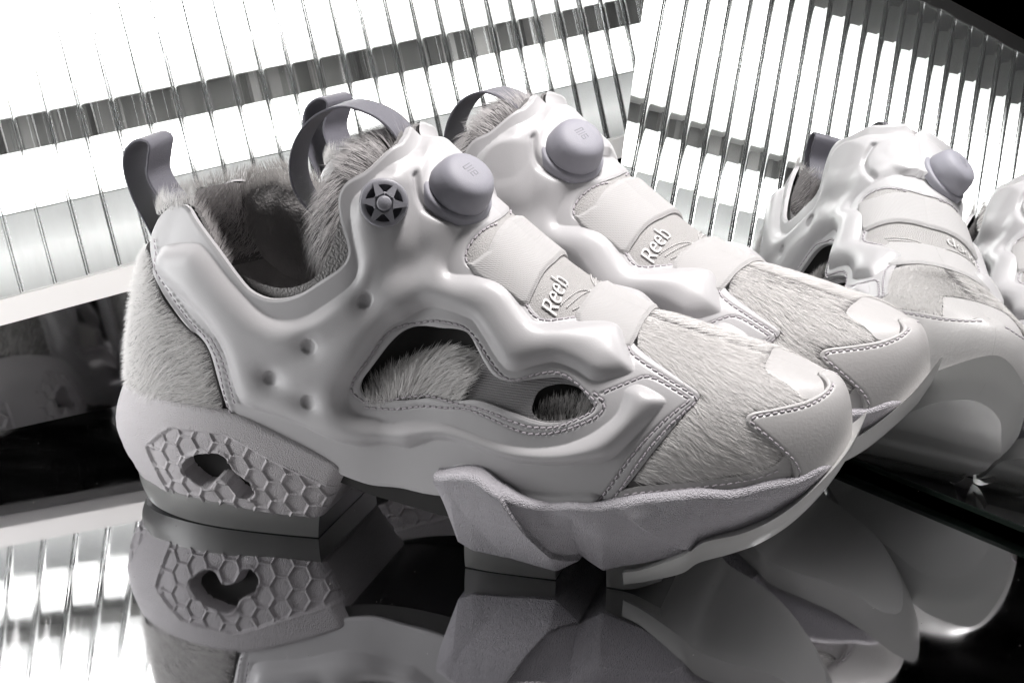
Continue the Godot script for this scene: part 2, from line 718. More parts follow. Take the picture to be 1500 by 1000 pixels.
const HEEL_SLAB := [
	[0.066, 0.0004, 0.0330, 0.0675, 0.0125, 0.0340, 1, 1, 0.0005],
	[0.045, 0.0004, 0.0345, 0.045, 0.0115, 0.0355, 1, 1, 0.0005],
	[0.020, 0.0004, 0.0345, 0.020, 0.0125, 0.0355, 1, 1, 0.0005],
	[0.000, 0.0006, 0.0310, -0.001, 0.0130, 0.0320, 1, 1, 0.0005],
	[-0.018, 0.0015, 0.0230, -0.0195, 0.0140, 0.0240, 1, 1, 0.001],
	[-0.030, 0.0030, 0.0105, -0.032, 0.0150, 0.0110, 1, 1, 0.001],
	[-0.033, 0.0035, 0.0, -0.0355, 0.0150, 0.0, 1, 1, 0.001],
]
# lines on the upper, as (u, v) pairs
const F := {
	"panel": [1.42, 0.834, 1.24, 0.743, 1.96, 0.611, 2.48, 0.500, 2.95, 0.405, 3.38, 0.353, 3.58, 0.297, 3.74, 0.196, 3.92, 0.098, 4.17, 0.092, 4.85, 0.059, 5.60, 0.033, 6.51, 0.032, 7.54, 0.018, 9.04, 0.013, 10.33, 0.025, 11.58, 0.030, 12.45, 0.034, 13.15, 0.045, 13.67, 0.129, 14.20, 0.288, 14.67, 0.503, 14.69, 0.554, 14.50, 0.588, 13.67, 0.688, 13.15, 0.748, 12.92, 0.850, 12.71, 0.893, 12.55, 0.870, 11.60, 0.630, 11.37, 0.622, 11.09, 0.670, 10.79, 0.711, 10.59, 0.700, 10.10, 0.594, 9.95, 0.592, 9.96, 0.664, 10.15, 0.756, 10.46, 0.990, 10.60, 1.060, 9.15, 1.060, 8.64, 0.928, 7.40, 0.845, 6.78, 0.849, 6.53, 0.818, 6.59, 0.750, 6.85, 0.653, 6.75, 0.620, 6.12, 0.596, 5.61, 0.560, 5.20, 0.539, 4.80, 0.534, 4.41, 0.553, 4.09, 0.607, 3.62, 0.690, 2.94, 0.797, 2.55, 0.870, 2.08, 0.888],
	"window": [7.05, 0.274, 7.17, 0.293, 8.06, 0.311, 8.32, 0.315, 9.30, 0.326, 9.93, 0.375, 10.13, 0.377, 10.37, 0.341, 10.62, 0.311, 10.89, 0.315, 11.14, 0.331, 11.75, 0.410, 12.07, 0.446, 12.35, 0.444, 12.70, 0.391, 12.77, 0.372, 12.65, 0.341, 12.23, 0.291, 11.82, 0.261, 11.39, 0.247, 10.79, 0.235, 10.32, 0.221, 9.64, 0.180, 8.47, 0.157, 7.65, 0.189, 7.27, 0.228, 7.09, 0.253],
	"raised": [1.99, 0.725, 3.02, 0.722, 3.29, 0.699, 4.02, 0.577, 4.61, 0.496, 5.03, 0.474, 5.60, 0.486, 6.28, 0.529, 7.03, 0.561, 7.12, 0.597, 6.94, 0.685, 6.83, 0.775, 7.06, 0.800, 8.36, 0.825, 9.00, 0.930, 9.20, 1.060, 10.10, 1.060, 9.99, 0.805, 9.63, 0.579, 9.55, 0.522, 9.66, 0.505, 10.52, 0.625, 10.79, 0.641, 11.19, 0.594, 11.46, 0.579, 12.58, 0.822, 12.88, 0.829, 13.18, 0.679, 13.37, 0.592, 13.27, 0.559, 12.70, 0.473, 12.31, 0.499, 11.91, 0.489, 11.59, 0.440, 11.17, 0.365, 10.88, 0.353, 10.31, 0.419, 10.12, 0.429, 8.54, 0.337, 7.97, 0.348, 7.42, 0.345, 6.78, 0.294, 6.69, 0.249, 6.89, 0.213, 7.25, 0.186, 7.92, 0.127, 8.92, 0.121, 9.72, 0.137, 10.49, 0.144, 11.12, 0.156, 11.70, 0.183, 12.29, 0.222, 12.79, 0.276, 13.20, 0.360, 13.29, 0.432, 13.26, 0.483, 13.49, 0.534, 14.02, 0.490, 14.11, 0.457, 13.84, 0.343, 13.31, 0.206, 12.97, 0.180, 11.85, 0.144, 11.12, 0.119, 10.33, 0.114, 9.81, 0.110, 9.26, 0.096, 8.86, 0.083, 8.31, 0.072, 7.21, 0.117, 5.94, 0.137, 5.49, 0.148, 4.88, 0.146, 4.27, 0.140, 4.09, 0.186, 3.88, 0.332, 3.37, 0.437, 2.10, 0.597, 1.93, 0.652],
	"lip": [9.30, 0.026, 9.53, 0.050, 9.81, 0.068, 10.16, 0.077, 10.62, 0.068, 11.27, 0.064, 11.87, 0.076, 12.84, 0.089, 13.02, 0.078, 12.90, 0.045, 11.87, 0.032, 10.66, 0.021],
	"vampfur": [13.14, 0.757, 13.67, 0.688, 14.50, 0.588, 14.69, 0.554, 14.67, 0.503, 14.20, 0.288, 13.67, 0.129, 13.48, 0.096, 14.61, 0.103, 15.99, 0.105, 16.48, 0.124, 16.62, 0.168, 16.21, 0.278, 15.79, 0.359, 15.65, 0.417, 15.74, 0.466, 16.20, 0.501, 16.76, 0.556, 16.96, 0.600, 16.62, 0.704, 16.30, 0.759, 15.90, 1.060, 12.75, 1.060],
	"cap": [16.79, 0.013, 16.75, 0.035, 16.79, 0.081, 16.65, 0.166, 16.21, 0.278, 15.79, 0.359, 15.65, 0.417, 15.74, 0.466, 16.20, 0.501, 16.76, 0.556, 17.05, 0.584, 17.63, 0.681, 18.05, 0.793, 17.60, 1.060, 19.60, 1.060, 19.60, 0.080, 18.00, 0.030],
	"overlay": [15.67, 0.878, 15.93, 0.817, 16.39, 0.766, 16.72, 0.683, 17.01, 0.585, 17.81, 0.634, 18.00, 1.060, 15.20, 1.060],
	"foxing": [13.08, 0.049, 13.35, 0.085, 13.55, 0.102, 14.60, 0.108, 15.98, 0.114, 16.44, 0.136, 16.64, 0.198, 16.95, 0.104, 17.02, 0.018, 15.66, 0.046, 14.10, 0.050, 13.29, 0.031],
	"strap1": [9.95, 0.595, 10.12, 0.617, 10.43, 0.748, 10.65, 1.060, 11.55, 1.060, 11.38, 1.000, 11.26, 0.654, 11.14, 0.604, 10.78, 0.608, 10.23, 0.569],
	"strap2": [12.04, 0.715, 12.13, 0.923, 11.90, 1.060, 12.75, 1.060, 13.10, 1.000, 13.20, 0.746, 13.04, 0.662, 12.35, 0.688],
	"heelfur": [-0.60, 0.120, 1.43, 0.130, 2.43, 0.099, 3.38, 0.080, 3.84, 0.086, 3.67, 0.194, 3.52, 0.295, 3.35, 0.344, 2.90, 0.391, 2.30, 0.501, 1.93, 0.597, 1.57, 0.691, 0.20, 0.720, -0.60, 0.720],
	"knit": [10.29, 0.344, 10.36, 0.325, 10.18, 0.254, 9.78, 0.181, 10.32, 0.197, 11.25, 0.212, 11.83, 0.230, 12.91, 0.306, 12.92, 0.404, 12.39, 0.482, 11.73, 0.441, 10.91, 0.352, 10.52, 0.365],
	"knithole": [11.49, 0.266, 11.49, 0.287, 11.57, 0.340, 11.76, 0.381, 12.09, 0.425, 12.42, 0.438, 12.73, 0.387, 12.70, 0.352, 12.23, 0.296, 11.68, 0.255],
	"winfurA": [7.00, 0.213, 7.08, 0.234, 7.67, 0.235, 8.11, 0.233, 8.92, 0.252, 9.55, 0.295, 10.14, 0.309, 10.35, 0.293, 10.45, 0.185, 7.62, 0.147],
	"winmound": [6.72, 0.178, 6.97, 0.235, 7.27, 0.230, 7.67, 0.235, 8.11, 0.233, 8.92, 0.252, 9.55, 0.295, 10.14, 0.309, 10.35, 0.293, 10.52, 0.145, 7.60, 0.115],
	"winfurB": [11.41, 0.194, 11.50, 0.275, 11.66, 0.303, 11.99, 0.346, 12.45, 0.391, 12.86, 0.395, 12.91, 0.306, 12.39, 0.244],
	"winout": [6.77, 0.283, 6.97, 0.314, 7.87, 0.345, 8.33, 0.339, 9.30, 0.349, 10.12, 0.421, 10.28, 0.402, 10.60, 0.363, 10.80, 0.350, 11.14, 0.362, 11.72, 0.451, 12.11, 0.495, 12.45, 0.489, 12.87, 0.416, 12.93, 0.376, 12.75, 0.307, 12.24, 0.255, 11.83, 0.232, 11.33, 0.215, 10.72, 0.208, 10.32, 0.197, 9.64, 0.161, 8.46, 0.138, 7.63, 0.168, 7.07, 0.217, 6.81, 0.252],
	"st_win": [7.16, 0.229, 6.86, 0.265, 6.84, 0.275, 6.88, 0.292, 7.05, 0.316, 7.71, 0.336, 8.08, 0.333, 8.86, 0.323, 9.59, 0.363, 9.97, 0.388, 10.25, 0.380, 10.52, 0.352, 10.79, 0.329, 11.00, 0.327, 11.24, 0.350, 11.60, 0.408, 11.91, 0.451, 12.18, 0.456, 12.48, 0.434, 12.73, 0.403, 12.79, 0.388, 12.68, 0.344, 12.10, 0.267, 11.53, 0.230, 11.13, 0.219, 10.61, 0.212, 9.58, 0.177, 8.08, 0.166, 7.16, 0.229],
	"st_win2": [7.16, 0.215, 8.07, 0.146, 9.33, 0.154, 10.05, 0.187, 10.61, 0.197, 11.14, 0.200, 11.54, 0.211, 12.11, 0.251, 12.78, 0.329, 12.96, 0.378, 12.90, 0.414, 12.71, 0.432],
	"st_in": [12.92, 0.056, 13.32, 0.129, 14.52, 0.485, 14.49, 0.511, 13.66, 0.596, 13.32, 0.524, 12.84, 0.438],
	"st_out": [13.17, 0.052, 13.56, 0.124, 14.65, 0.484, 14.63, 0.527, 13.92, 0.603, 13.21, 0.680, 13.08, 0.726, 12.95, 0.795],
	"st_top": [10.41, 0.924, 10.15, 0.756, 9.93, 0.629, 9.98, 0.591, 10.23, 0.601, 10.55, 0.658, 10.77, 0.683, 11.02, 0.661, 11.29, 0.609, 11.47, 0.609, 11.72, 0.649, 12.47, 0.842, 12.65, 0.870, 12.87, 0.820, 13.03, 0.745],
	"st_heel1": [1.68, 0.747, 1.96, 0.679, 2.19, 0.605, 2.61, 0.508, 3.07, 0.420, 3.48, 0.368, 3.75, 0.289, 3.90, 0.150, 4.00, 0.100],
	"st_heel2": [3.58, 0.370, 3.84, 0.305, 4.02, 0.208, 4.11, 0.135],
	"st_cap": [16.90, 0.046, 16.93, 0.073, 16.78, 0.143, 16.29, 0.276, 15.93, 0.363, 15.75, 0.409, 15.85, 0.439, 16.21, 0.462, 16.77, 0.502, 17.16, 0.537, 17.75, 0.637, 18.23, 0.758],
	"st_fox": [13.49, 0.081, 14.61, 0.088, 15.99, 0.087, 16.51, 0.106],
	"st_heelb": [1.57, 0.111, 2.43, 0.075, 3.37, 0.058],
	"crease_arc": [8.58, 0.753, 8.75, 0.685, 9.10, 0.656, 9.48, 0.670, 9.72, 0.706],
	"slot": [8.14, 0.512, 8.92, 0.483],
	"valleyA": [7.00, 0.594, 7.74, 0.502, 8.78, 0.462, 9.48, 0.553],
	"valleyB": [7.30, 0.484, 6.62, 0.465, 5.88, 0.413, 5.32, 0.341, 4.95, 0.283],
	"valleyC": [5.88, 0.413, 6.58, 0.337],
	"valleyD": [4.95, 0.283, 5.37, 0.254, 5.82, 0.243],
	"ribs1": [1.34, 0.617, 1.88, 0.526, 2.43, 0.431, 2.74, 0.376],
	"ribs2": [1.68, 0.631, 2.14, 0.528, 2.64, 0.431, 2.94, 0.372],
	"ribs3": [1.90, 0.624, 2.31, 0.534, 2.78, 0.439, 3.13, 0.380],
	"dots": [7.30, 0.484, 5.88, 0.413, 4.95, 0.283, 5.82, 0.243],
	"valve": [7.76, 0.702],
	"pump": [9.68, 0.850],
	"swirl1": [11.77, 0.749, 11.86, 0.834, 11.96, 0.941, 12.15, 1.000],
	"swirl2": [11.88, 0.761, 11.97, 0.843, 12.05, 0.947, 12.11, 0.991],
	"swirl3": [11.99, 0.769, 12.09, 0.825, 12.22, 0.890],
	"emblem": [12.18, 0.947, 12.11, 0.960, 12.07, 0.936, 12.08, 0.897, 12.14, 0.876, 12.19, 0.894, 12.20, 0.931],
}

var M := {}

func make_materials() -> void:
	var pebble := noise(3, 0.05, 2)
	pebble.noise_type = FastNoiseLite.TYPE_CELLULAR
	pebble.cellular_return_type = FastNoiseLite.RETURN_DISTANCE
	var pebble_t := tex(pebble, 512)
	var fine := tex(noise(5, 0.04, 4), 512)
	var worm := noise(8, 0.035, 1)
	worm.fractal_type = FastNoiseLite.FRACTAL_RIDGED
	var worm_t := tex(worm, 512)
	var smudge := tex(noise(11, 0.006, 4), 512, 0.86, 1.0)
	M.panel = grain(mat(0.47, 0.463, 0.472, 0.44, 0.5), fine, 60.0, 0.0035)
	M.panel.roughness_texture = tex(noise(12, 0.03, 4), 512, 0.75, 1.0)
	M.panel.uv1_triplanar = true
	M.leather = grain(mat(0.47, 0.46, 0.458, 0.36), fine, 30.0, 0.008)
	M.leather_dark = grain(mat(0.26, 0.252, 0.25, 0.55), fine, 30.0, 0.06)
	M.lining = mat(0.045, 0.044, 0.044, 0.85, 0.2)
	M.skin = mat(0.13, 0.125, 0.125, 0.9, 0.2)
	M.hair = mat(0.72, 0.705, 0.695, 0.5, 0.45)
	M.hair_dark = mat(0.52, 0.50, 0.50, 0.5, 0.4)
	M.midsole = grain(mat(0.47, 0.455, 0.488, 0.55), worm_t, 50.0, 0.075)
	M.midsole_heel = grain(mat(0.46, 0.44, 0.455, 0.6), fine, 55.0, 0.05)
	M.pump = grain(mat(0.29, 0.287, 0.325, 0.58), fine, 90.0, 0.006)
	M.valve = grain(mat(0.24, 0.238, 0.265, 0.40), fine, 90.0, 0.01)
	M.thread = mat(0.50, 0.47, 0.50, 0.7, 0.3)
	M.thread_white = mat(0.62, 0.61, 0.605, 0.35, 0.6)
	var knit := noise(21, 0.09, 1)
	knit.domain_warp_enabled = false
	M.knit = grain(mat(0.27, 0.265, 0.27, 0.85, 0.2), rib_texture(), 60.0, 0.04)
	M.elastic = grain(mat(0.44, 0.432, 0.432, 0.8, 0.2), rib_texture(), 95.0, 0.018)
	M.tongue = grain(mat(0.40, 0.39, 0.385, 0.8, 0.3), fine, 60.0, 0.06)
	M.outsole = mat(0.62, 0.62, 0.61, 0.28)
	M.outsole.albedo_color.a = 0.72
	M.outsole.refraction_enabled = true
	M.outsole.refraction_scale = 0.045
	M.outsole_thin = M.outsole.duplicate()
	M.outsole_thin.albedo_color.a = 0.16
	M.outsole_thin.roughness = 0.35
	M.tab = grain(mat(0.13, 0.127, 0.15, 0.5), fine, 60.0, 0.02)
	M.tab.backlight_enabled = true
	M.tab.backlight = Color(0.12, 0.115, 0.14)
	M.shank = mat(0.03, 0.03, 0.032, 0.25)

func rib_texture() -> ImageTexture:
	var im := Image.create(128, 128, false, Image.FORMAT_L8)
	for y in 128:
		for x in 128:
			var r := 0.5 + 0.5 * sin(TAU * y / 8.0)
			var k := 0.5 + 0.5 * sin(TAU * (x / 8.0 + (0.5 if (y / 8) % 2 else 0.0)))
			var g := r * (0.65 + 0.35 * k)
			im.set_pixel(x, y, Color(g, g, g))
	return ImageTexture.create_from_image(im)

# ---------------------------------------------------------------- the shoe
var up_: Chart

func bump_of(d: float, w: float) -> float:
	var t := clampf(d / w, 0.0, 1.0)
	return sqrt(1.0 - (1.0 - t) * (1.0 - t))

func smooth(a: float, b: float, x: float) -> float:
	return smoothstep(a, b, x)

func frame_at(c: Chart, u: float, v: float, lift: float) -> Transform3D:
	var n := c.nrm(u, v)
	var x := (c.at(u + 0.1, v) - c.at(u - 0.1, v)).normalized()
	var z := x.cross(n).normalized()
	x = n.cross(z)
	return Transform3D(Basis(x, n, z), bent(c.at(u, v) + n * lift))

func make_sneaker() -> Node3D:
	var root := thing("sneaker", "nearest white sneaker, side on, with star shaped release valve on its ankle panel", "sneaker", "pair of white fur sneakers")
	var c := up_
	var size := c.P.size()

	# --- inner boot, seen through the window and the collar
	var win := c.sdf(pts("window"), 0.012)
	var win_out := c.sdf(pts("winout"), 0.012)
	var furA := c.sdf(pts("winmound"), 0.012)
	var panel := c.sdf(pts("panel"), 0.012)
	var boot_h := flat(c, 0.0)
	var boot_d := flat(c, 1.0)
	var collar := PackedVector2Array()
	for p in pts("panel", 1):
		if p.x < 9.3 and p.y > 0.5:
			collar.append(p)
	for k in size:
		var i := k / (c.nv + 1)
		var j := k % (c.nv + 1)
		var u := c.umax * i / c.nu
		var v := c.v_of(j)
		var deep := smooth(-0.001, 0.005, win_out[k])
		var mound := smooth(-0.003, 0.009, furA[k])
		boot_h[k] = -0.0006 - deep * lerpf(0.0080, 0.0, mound)
		if u < 9.2 and v > 0.45 and panel[k] < -0.0003:
			boot_d[k] = panel[k] + 0.0003 if v > 0.5 else 1.0
	# open the ankle: everything above the collar edge
	for k in size:
		var i := k / (c.nv + 1)
		var j := k % (c.nv + 1)
		var u := c.umax * i / c.nu
		var v := c.v_of(j)
		boot_d[k] = 1.0
		if u < 9.2 and v > 0.5 and panel[k] < 0.001 and not (u < 2.4 and v < 0.86):
			boot_d[k] = panel[k] - 0.001
		if u < 2.4:
			boot_d[k] = minf(boot_d[k], (0.885 - v) * 0.1)
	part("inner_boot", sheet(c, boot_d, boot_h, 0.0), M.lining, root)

	# --- furry side inside the window, and the ribbed elastic across it
	hair("window_fur", sow(c, pts("winfurA"), 7500, 0.0, 0.75, 0.65, [1, 1, -1], 5, boot_h, 0.9, [pts("knit")], 0.003), 0.0075, 0.00018, 0.42, M.hair, root, 41)
	hair("window_fur", sow(c, pts("winfurB"), 1800, 0.0, 0.35, 0.9, [1, 1, -1], 6, boot_h), 0.0045, 0.0002, 0.6, M.hair, root, 42)
	var kn := c.sdf(pts("knit"), 0.008)
	var kh := c.sdf(pts("knithole"), 0.008)
	var kd := flat(c, 0.0)
	for k in size:
		kd[k] = minf(kn[k], -kh[k])
	for s in [1, -1]:
		part("ribbed_strap", sheet(c, kd, flat(c, -0.0012), 0.0012, [s]), M.knit, root, "grey ribbed elastic strap behind the side window")

	# --- fur vamp and heel
	part("vamp", sheet(c, c.sdf(pts("vampfur"), 0.006), flat(c, 0.0006), 0.001), M.skin, root)
	hair("vamp_fur", sow(c, pts("vampfur", 1), 46000, 0.0006, 0.95, -0.45, [1, 1, 1, -1], 1, PackedFloat32Array(), 0.45, [pts("cap"), pts("foxing", 1), pts("overlay")], 0.005), 0.0062, 0.00013, 0.24, M.hair, root, 43)
	part("heel_counter", sheet(c, c.sdf(pts("heelfur"), 0.006), flat(c, 0.0004), 0.001), M.skin, root)
	hair("heel_fur", sow(c, pts("heelfur", 1), 17000, 0.0006, -0.75, -0.55, [1, 1, -1], 2, PackedFloat32Array(), 0.8), 0.0070, 0.00014, 0.38, M.hair, root, 44)

	# --- leather: toe cap, overlay, foxing, heel top
	var cap := c.sdf(pts("cap"), 0.006)
	var cap_line := c.reach(line_of("st_cap"), false, 0.002)
	var h := flat(c, 0.0)
	for k in size:
		h[k] = 0.0025 - 0.0010 * (1.0 - bump_of(cap[k], 0.0012)) - 0.0005 * exp(-pow(cap_line[k] / 0.0006, 2.0))
	var cap_h := h
	part("toe_cap", sheet(c, cap, h, 0.003), M.leather, root)
	part("toe_overlay", sheet(c, c.sdf(pts("overlay"), 0.006), flat(c, 0.0011), 0.0014), M.leather, root)
	for s in [1, -1]:
		part("foxing", sheet(c, c.sdf(pts("foxing", 1), 0.006), flat(c, 0.0012), 0.0022, [s]), M.leather, root)

	# --- the moulded air panel
	var raised := c.sdf(pts("raised"), 0.016)
	var lip := c.sdf(pts("lip"), 0.01)
	var grooves := c.reach(line_of("crease_arc"), false, 0.008)
	var slot := c.reach(line_of("slot"), false, 0.006)
	var va := c.reach(line_of("valleyA"), false, 0.014)
	var vb := c.reach(line_of("valleyB"), false, 0.014)
	var vc := c.reach(line_of("valleyC"), false, 0.014)
	var vd := c.reach(line_of("valleyD"), false, 0.014)
	var seams := c.reach(line_of("st_top"), false, 0.003)
	for key in ["st_in", "st_out", "st_win", "st_win2"]:
		var e := c.reach(line_of(key), false, 0.003)
		for k in size:
			seams[k] = minf(seams[k], e[k])
	var ribs := c.reach(line_of("ribs1"), false, 0.003)
	for key in ["ribs2", "ribs3"]:
		var e := c.reach(line_of(key), false, 0.003)
		for k in size:
			ribs[k] = minf(ribs[k], e[k])
	var dots := []
	for i in range(0, F.dots.size(), 2):
		dots.append(c.at(F.dots[i], F.dots[i + 1]))
	var pump_at := c.at(9.6, 0.97)
	var valve_at := c.at(F.valve[0], F.valve[1])
	var ph := flat(c, 0.0)
	var pd := flat(c, 0.0)
	var lump := noise(31, 26.0, 2)
	for k in size:
		pd[k] = minf(panel[k], -win[k])
		if pd[k] < -0.004:
			continue
		var r := raised[k]
		if r > 0.0:
			var y := 0.0036 * sin(minf(r / 0.0050, 1.0) * PI * 0.5) + 0.0016 * smooth(0.001, 0.010, r)
			y += lump.get_noise_3dv(c.P[k]) * 0.0004 * smooth(0.0, 0.006, r)
			y -= 0.0020 * exp(-pow(va[k] / 0.0065, 2.0)) * smooth(0.0, 0.008, r)
			y -= 0.0012 * exp(-pow(vb[k] / 0.0060, 2.0)) * smooth(0.0, 0.008, r)
			y -= 0.0010 * exp(-pow(vd[k] / 0.0045, 2.0)) * smooth(0.0, 0.006, r)
			ph[k] = y
	# round off the crests
	var w := c.nv + 1
	for pass_ in 9:
		var gap: int = [2, 1, 1][pass_ % 3]
		var nx := ph.duplicate()
		for i in range(3, c.nu - 2):
			for j in range(3, c.nv - 2):
				var k := i * w + j
				var r := raised[k]
				if r > 0.0004:
					var a := (ph[k - gap] + ph[k + gap] + ph[k - gap * w] + ph[k + gap * w]) * 0.25
					nx[k] = lerpf(ph[k], a, smooth(0.0004, 0.0016, r))
		ph = nx
	for k in size:
		if pd[k] < -0.004:
			continue
		var p := c.P[k]
		var r := raised[k]
		var y := ph[k] + 0.0014 - 0.0005 * (1.0 - smooth(0.0, 0.0012, pd[k]))
		if r > 0.0:
			for d in dots:
				var q: float = p.distance_to(d)
				if q < 0.016:
					y -= 0.0014 * exp(-pow(q / 0.0058, 2.0))
					y -= 0.0009 * (1.0 - smooth(0.0029, 0.0034, q))
			var pq := p.distance_to(pump_at)
			if pq < 0.03:
				y = lerpf(y, 0.0058, 1.0 - smooth(0.0135, 0.0185, pq))
			var vq := p.distance_to(valve_at)
			if vq < 0.02:
				y = lerpf(y, 0.0062, 1.0 - smooth(0.0075, 0.0125, vq))
			y -= 0.0022 * exp(-pow(grooves[k] / 0.0018, 2.0))
		y += 0.0024 * bump_of(maxf(lip[k], 0.0), 0.0032)
		y -= 0.0005 * exp(-pow(seams[k] / 0.0006, 2.0)) * smooth(0.001, -0.001, r)
		y += 0.0012 * exp(-pow(ribs[k] / 0.0010, 2.0)) * smooth(0.001, -0.001, r)
		ph[k] = y
	var shell := part("bladder_panel", sheet(c, pd, ph, 0.0022), M.panel, root, "white moulded rubber panel with rounded air chambers and dimples")

	# --- tongue and elastic straps
	var tong := PackedVector2Array([Vector2(9.7, 0.5), Vector2(9.7, 1.6), Vector2(13.0, 1.6), Vector2(13.0, 0.55)])
	part("tongue", sheet(c, c.sdf(tong, 0.004), flat(c, 0.0004), 0.0), M.tongue, root)
	for key in ["strap1", "strap2"]:
		var sd := c.sdf(pts(key, 1), 0.006)
		var sh := flat(c, 0.0)
		for k in size:
			sh[k] = 0.0014 + 0.0012 * smooth(0.0, 0.0016, sd[k])
		part("elastic_strap", sheet(c, sd, sh, 0.003), M.elastic, root)

	# --- stitching
	var st_list := [line_of("st_win"), line_of("st_win2"), line_of("st_in"), line_of("st_out"), line_of("st_top")]
	part("panel_stitching", stitches(c, st_list, 0.00035, 0.0023, 0.0005, 0.00042, ph), M.thread, root, "", true)
	part("toe_stitching", stitches(c, [line_of("st_cap")], 0.0003, 0.0022, 0.0008, 0.00045, cap_h), M.thread, root, "", true)
	part("foxing_stitching", stitches(c, [line_of("st_fox")], 0.0014, 0.0022, 0.0009, 0.0004), M.thread, root, "", true)
	part("heel_stitching", stitches(c, [line_of("st_heel1"), line_of("st_heel2"), line_of("st_heelb")], 0.0010, 0.0020, 0.0009, 0.0004, ph), M.thread, root, "", true)

	# --- collar padding and lining inside the ankle
	var lin_poly := PackedVector2Array([Vector2(-1, 0.3), Vector2(-1, 0.80), Vector2(2.5, 0.80), Vector2(4.2, 0.585), Vector2(5.2, 0.56), Vector2(6.2, 0.62), Vector2(6.6, 0.80), Vector2(8.6, 0.90), Vector2(9.3, 1.6), Vector2(10.0, 1.6), Vector2(10.0, 0.3)])
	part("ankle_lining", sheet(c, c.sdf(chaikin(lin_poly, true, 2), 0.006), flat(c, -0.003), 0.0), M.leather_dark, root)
	var heel_pad := PackedVector2Array([Vector2(-1, 0.50), Vector2(-1, 0.905), Vector2(2.3, 0.905), Vector2(2.9, 0.80), Vector2(3.5, 0.66), Vector2(3.6, 0.56), Vector2(2.8, 0.50)])
	heel_pad = chaikin(heel_pad, true, 2)
	var hp := c.sdf(heel_pad, 0.015)
	var hh := flat(c, 0.0)
	for k in size:
		hh[k] = -0.0026 - 0.0120 * bump_of(hp[k], 0.013)
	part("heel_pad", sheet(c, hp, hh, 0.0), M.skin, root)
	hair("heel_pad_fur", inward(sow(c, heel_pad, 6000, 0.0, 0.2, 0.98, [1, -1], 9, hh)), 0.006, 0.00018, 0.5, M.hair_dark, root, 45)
	# far rim of the lining, standing above the panel
	var rim_poly := PackedVector2Array([Vector2(2.3, 0.72), Vector2(2.6, 0.90), Vector2(3.6, 0.90), Vector2(4.6, 0.80), Vector2(5.6, 0.70), Vector2(6.6, 0.66), Vector2(6.9, 0.50), Vector2(5.0, 0.40), Vector2(3.4, 0.45)])
	rim_poly = chaikin(rim_poly, true, 2)
	var rp := c.sdf(rim_poly, 0.015)
	var rh := flat(c, 0.0)
	var wrinkle := noise(51, 90.0, 3)
	for k in size:
		rh[k] = -0.003 - 0.0150 * bump_of(rp[k], 0.014) + wrinkle.get_noise_3dv(c.P[k] * Vector3(1, 0.5, 1)) * 0.0009
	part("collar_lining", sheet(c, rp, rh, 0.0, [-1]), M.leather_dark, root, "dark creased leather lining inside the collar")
	var rim_edge := PackedVector2Array([Vector2(2.4, 0.80), Vector2(2.6, 0.905), Vector2(3.6, 0.905), Vector2(4.6, 0.81), Vector2(5.6, 0.71), Vector2(6.6, 0.67), Vector2(6.6, 0.63), Vector2(5.5, 0.67), Vector2(4.5, 0.77), Vector2(3.5, 0.86), Vector2(2.8, 0.86)])
	hair("collar_fur", inward(sow(c, rim_edge, 2600, 0.0, 0.2, 0.98, [-1], 10, rh)), 0.006, 0.00018, 0.6, M.hair, root, 46)
	# tongue padding: a furry roll behind the tongue
	var pad := Transform3D(Basis(Vector3(0, 0, 1), -0.38), Vector3(0.0800, 0.138, 0.0))
	part("tongue_pad", blob(0.0205, 0.037, 0.028, 0.12, 61), M.skin, root).transform = pad
	var rng := RandomNumberGenerator.new()
	rng.seed = 5
	var spots := []
	for i in 9000:
		var q := Vector3(rng.randfn(), rng.randfn(), rng.randfn()).normalized()
		if q.x > 0.9:
			continue
		var p := pad * (q * Vector3(0.0205, 0.037, 0.028))
		var n := (pad.basis * (q / Vector3(0.0205, 0.037, 0.028))).normalized()
		spots.append([p, Vector3(-0.35, -0.75, 0.15) if q.y < 0.5 else Vector3(-0.8, 0.3, 0.0), n])
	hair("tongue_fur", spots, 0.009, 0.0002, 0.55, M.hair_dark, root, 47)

	var rim := PackedVector2Array([Vector2(-1, 0.835), Vector2(-1, 0.9), Vector2(2.75, 0.9), Vector2(2.75, 0.86), Vector2(2.2, 0.84)])
	hair("heel_rim_fur", sow(c, rim, 1800, 0.0006, 0.1, 1.0, [1, -1], 19), 0.006, 0.00016, 0.5, M.hair, root, 49)
	part("tongue_stitching", stitches(c, [line_of("swirl1"), line_of("swirl2"), line_of("swirl3")], 0.0008, 0.0011, 0.0001, 0.0003), M.thread_white, root, "", true)
	# --- pump button and release valve
	var pt := frame_at(c, F.pump[0], F.pump[1], 0.0042)
	var pump := part("pump_button", lathe([[0.0, 0.0124, 1], [0.0060, 0.0123, 1], [0.0090, 0.0117, 1], [0.0108, 0.0102, 1], [0.0120, 0.0078, 1], [0.0130, 0.0040, 1], [0.0135, 0.0012, 1], [0.0132, -0.0003, 2], [0.0146, -0.0006, 2], [0.0152, -0.0012, 2], [0.0154, -0.003, 2], [0.0154, -0.005, 2]], 72), M.pump, root, "lilac rubber pump ball on the tongue")
	pump.transform = pt
	var marks := SurfaceTool.new()
	marks.begin(Mesh.PRIMITIVE_TRIANGLES)
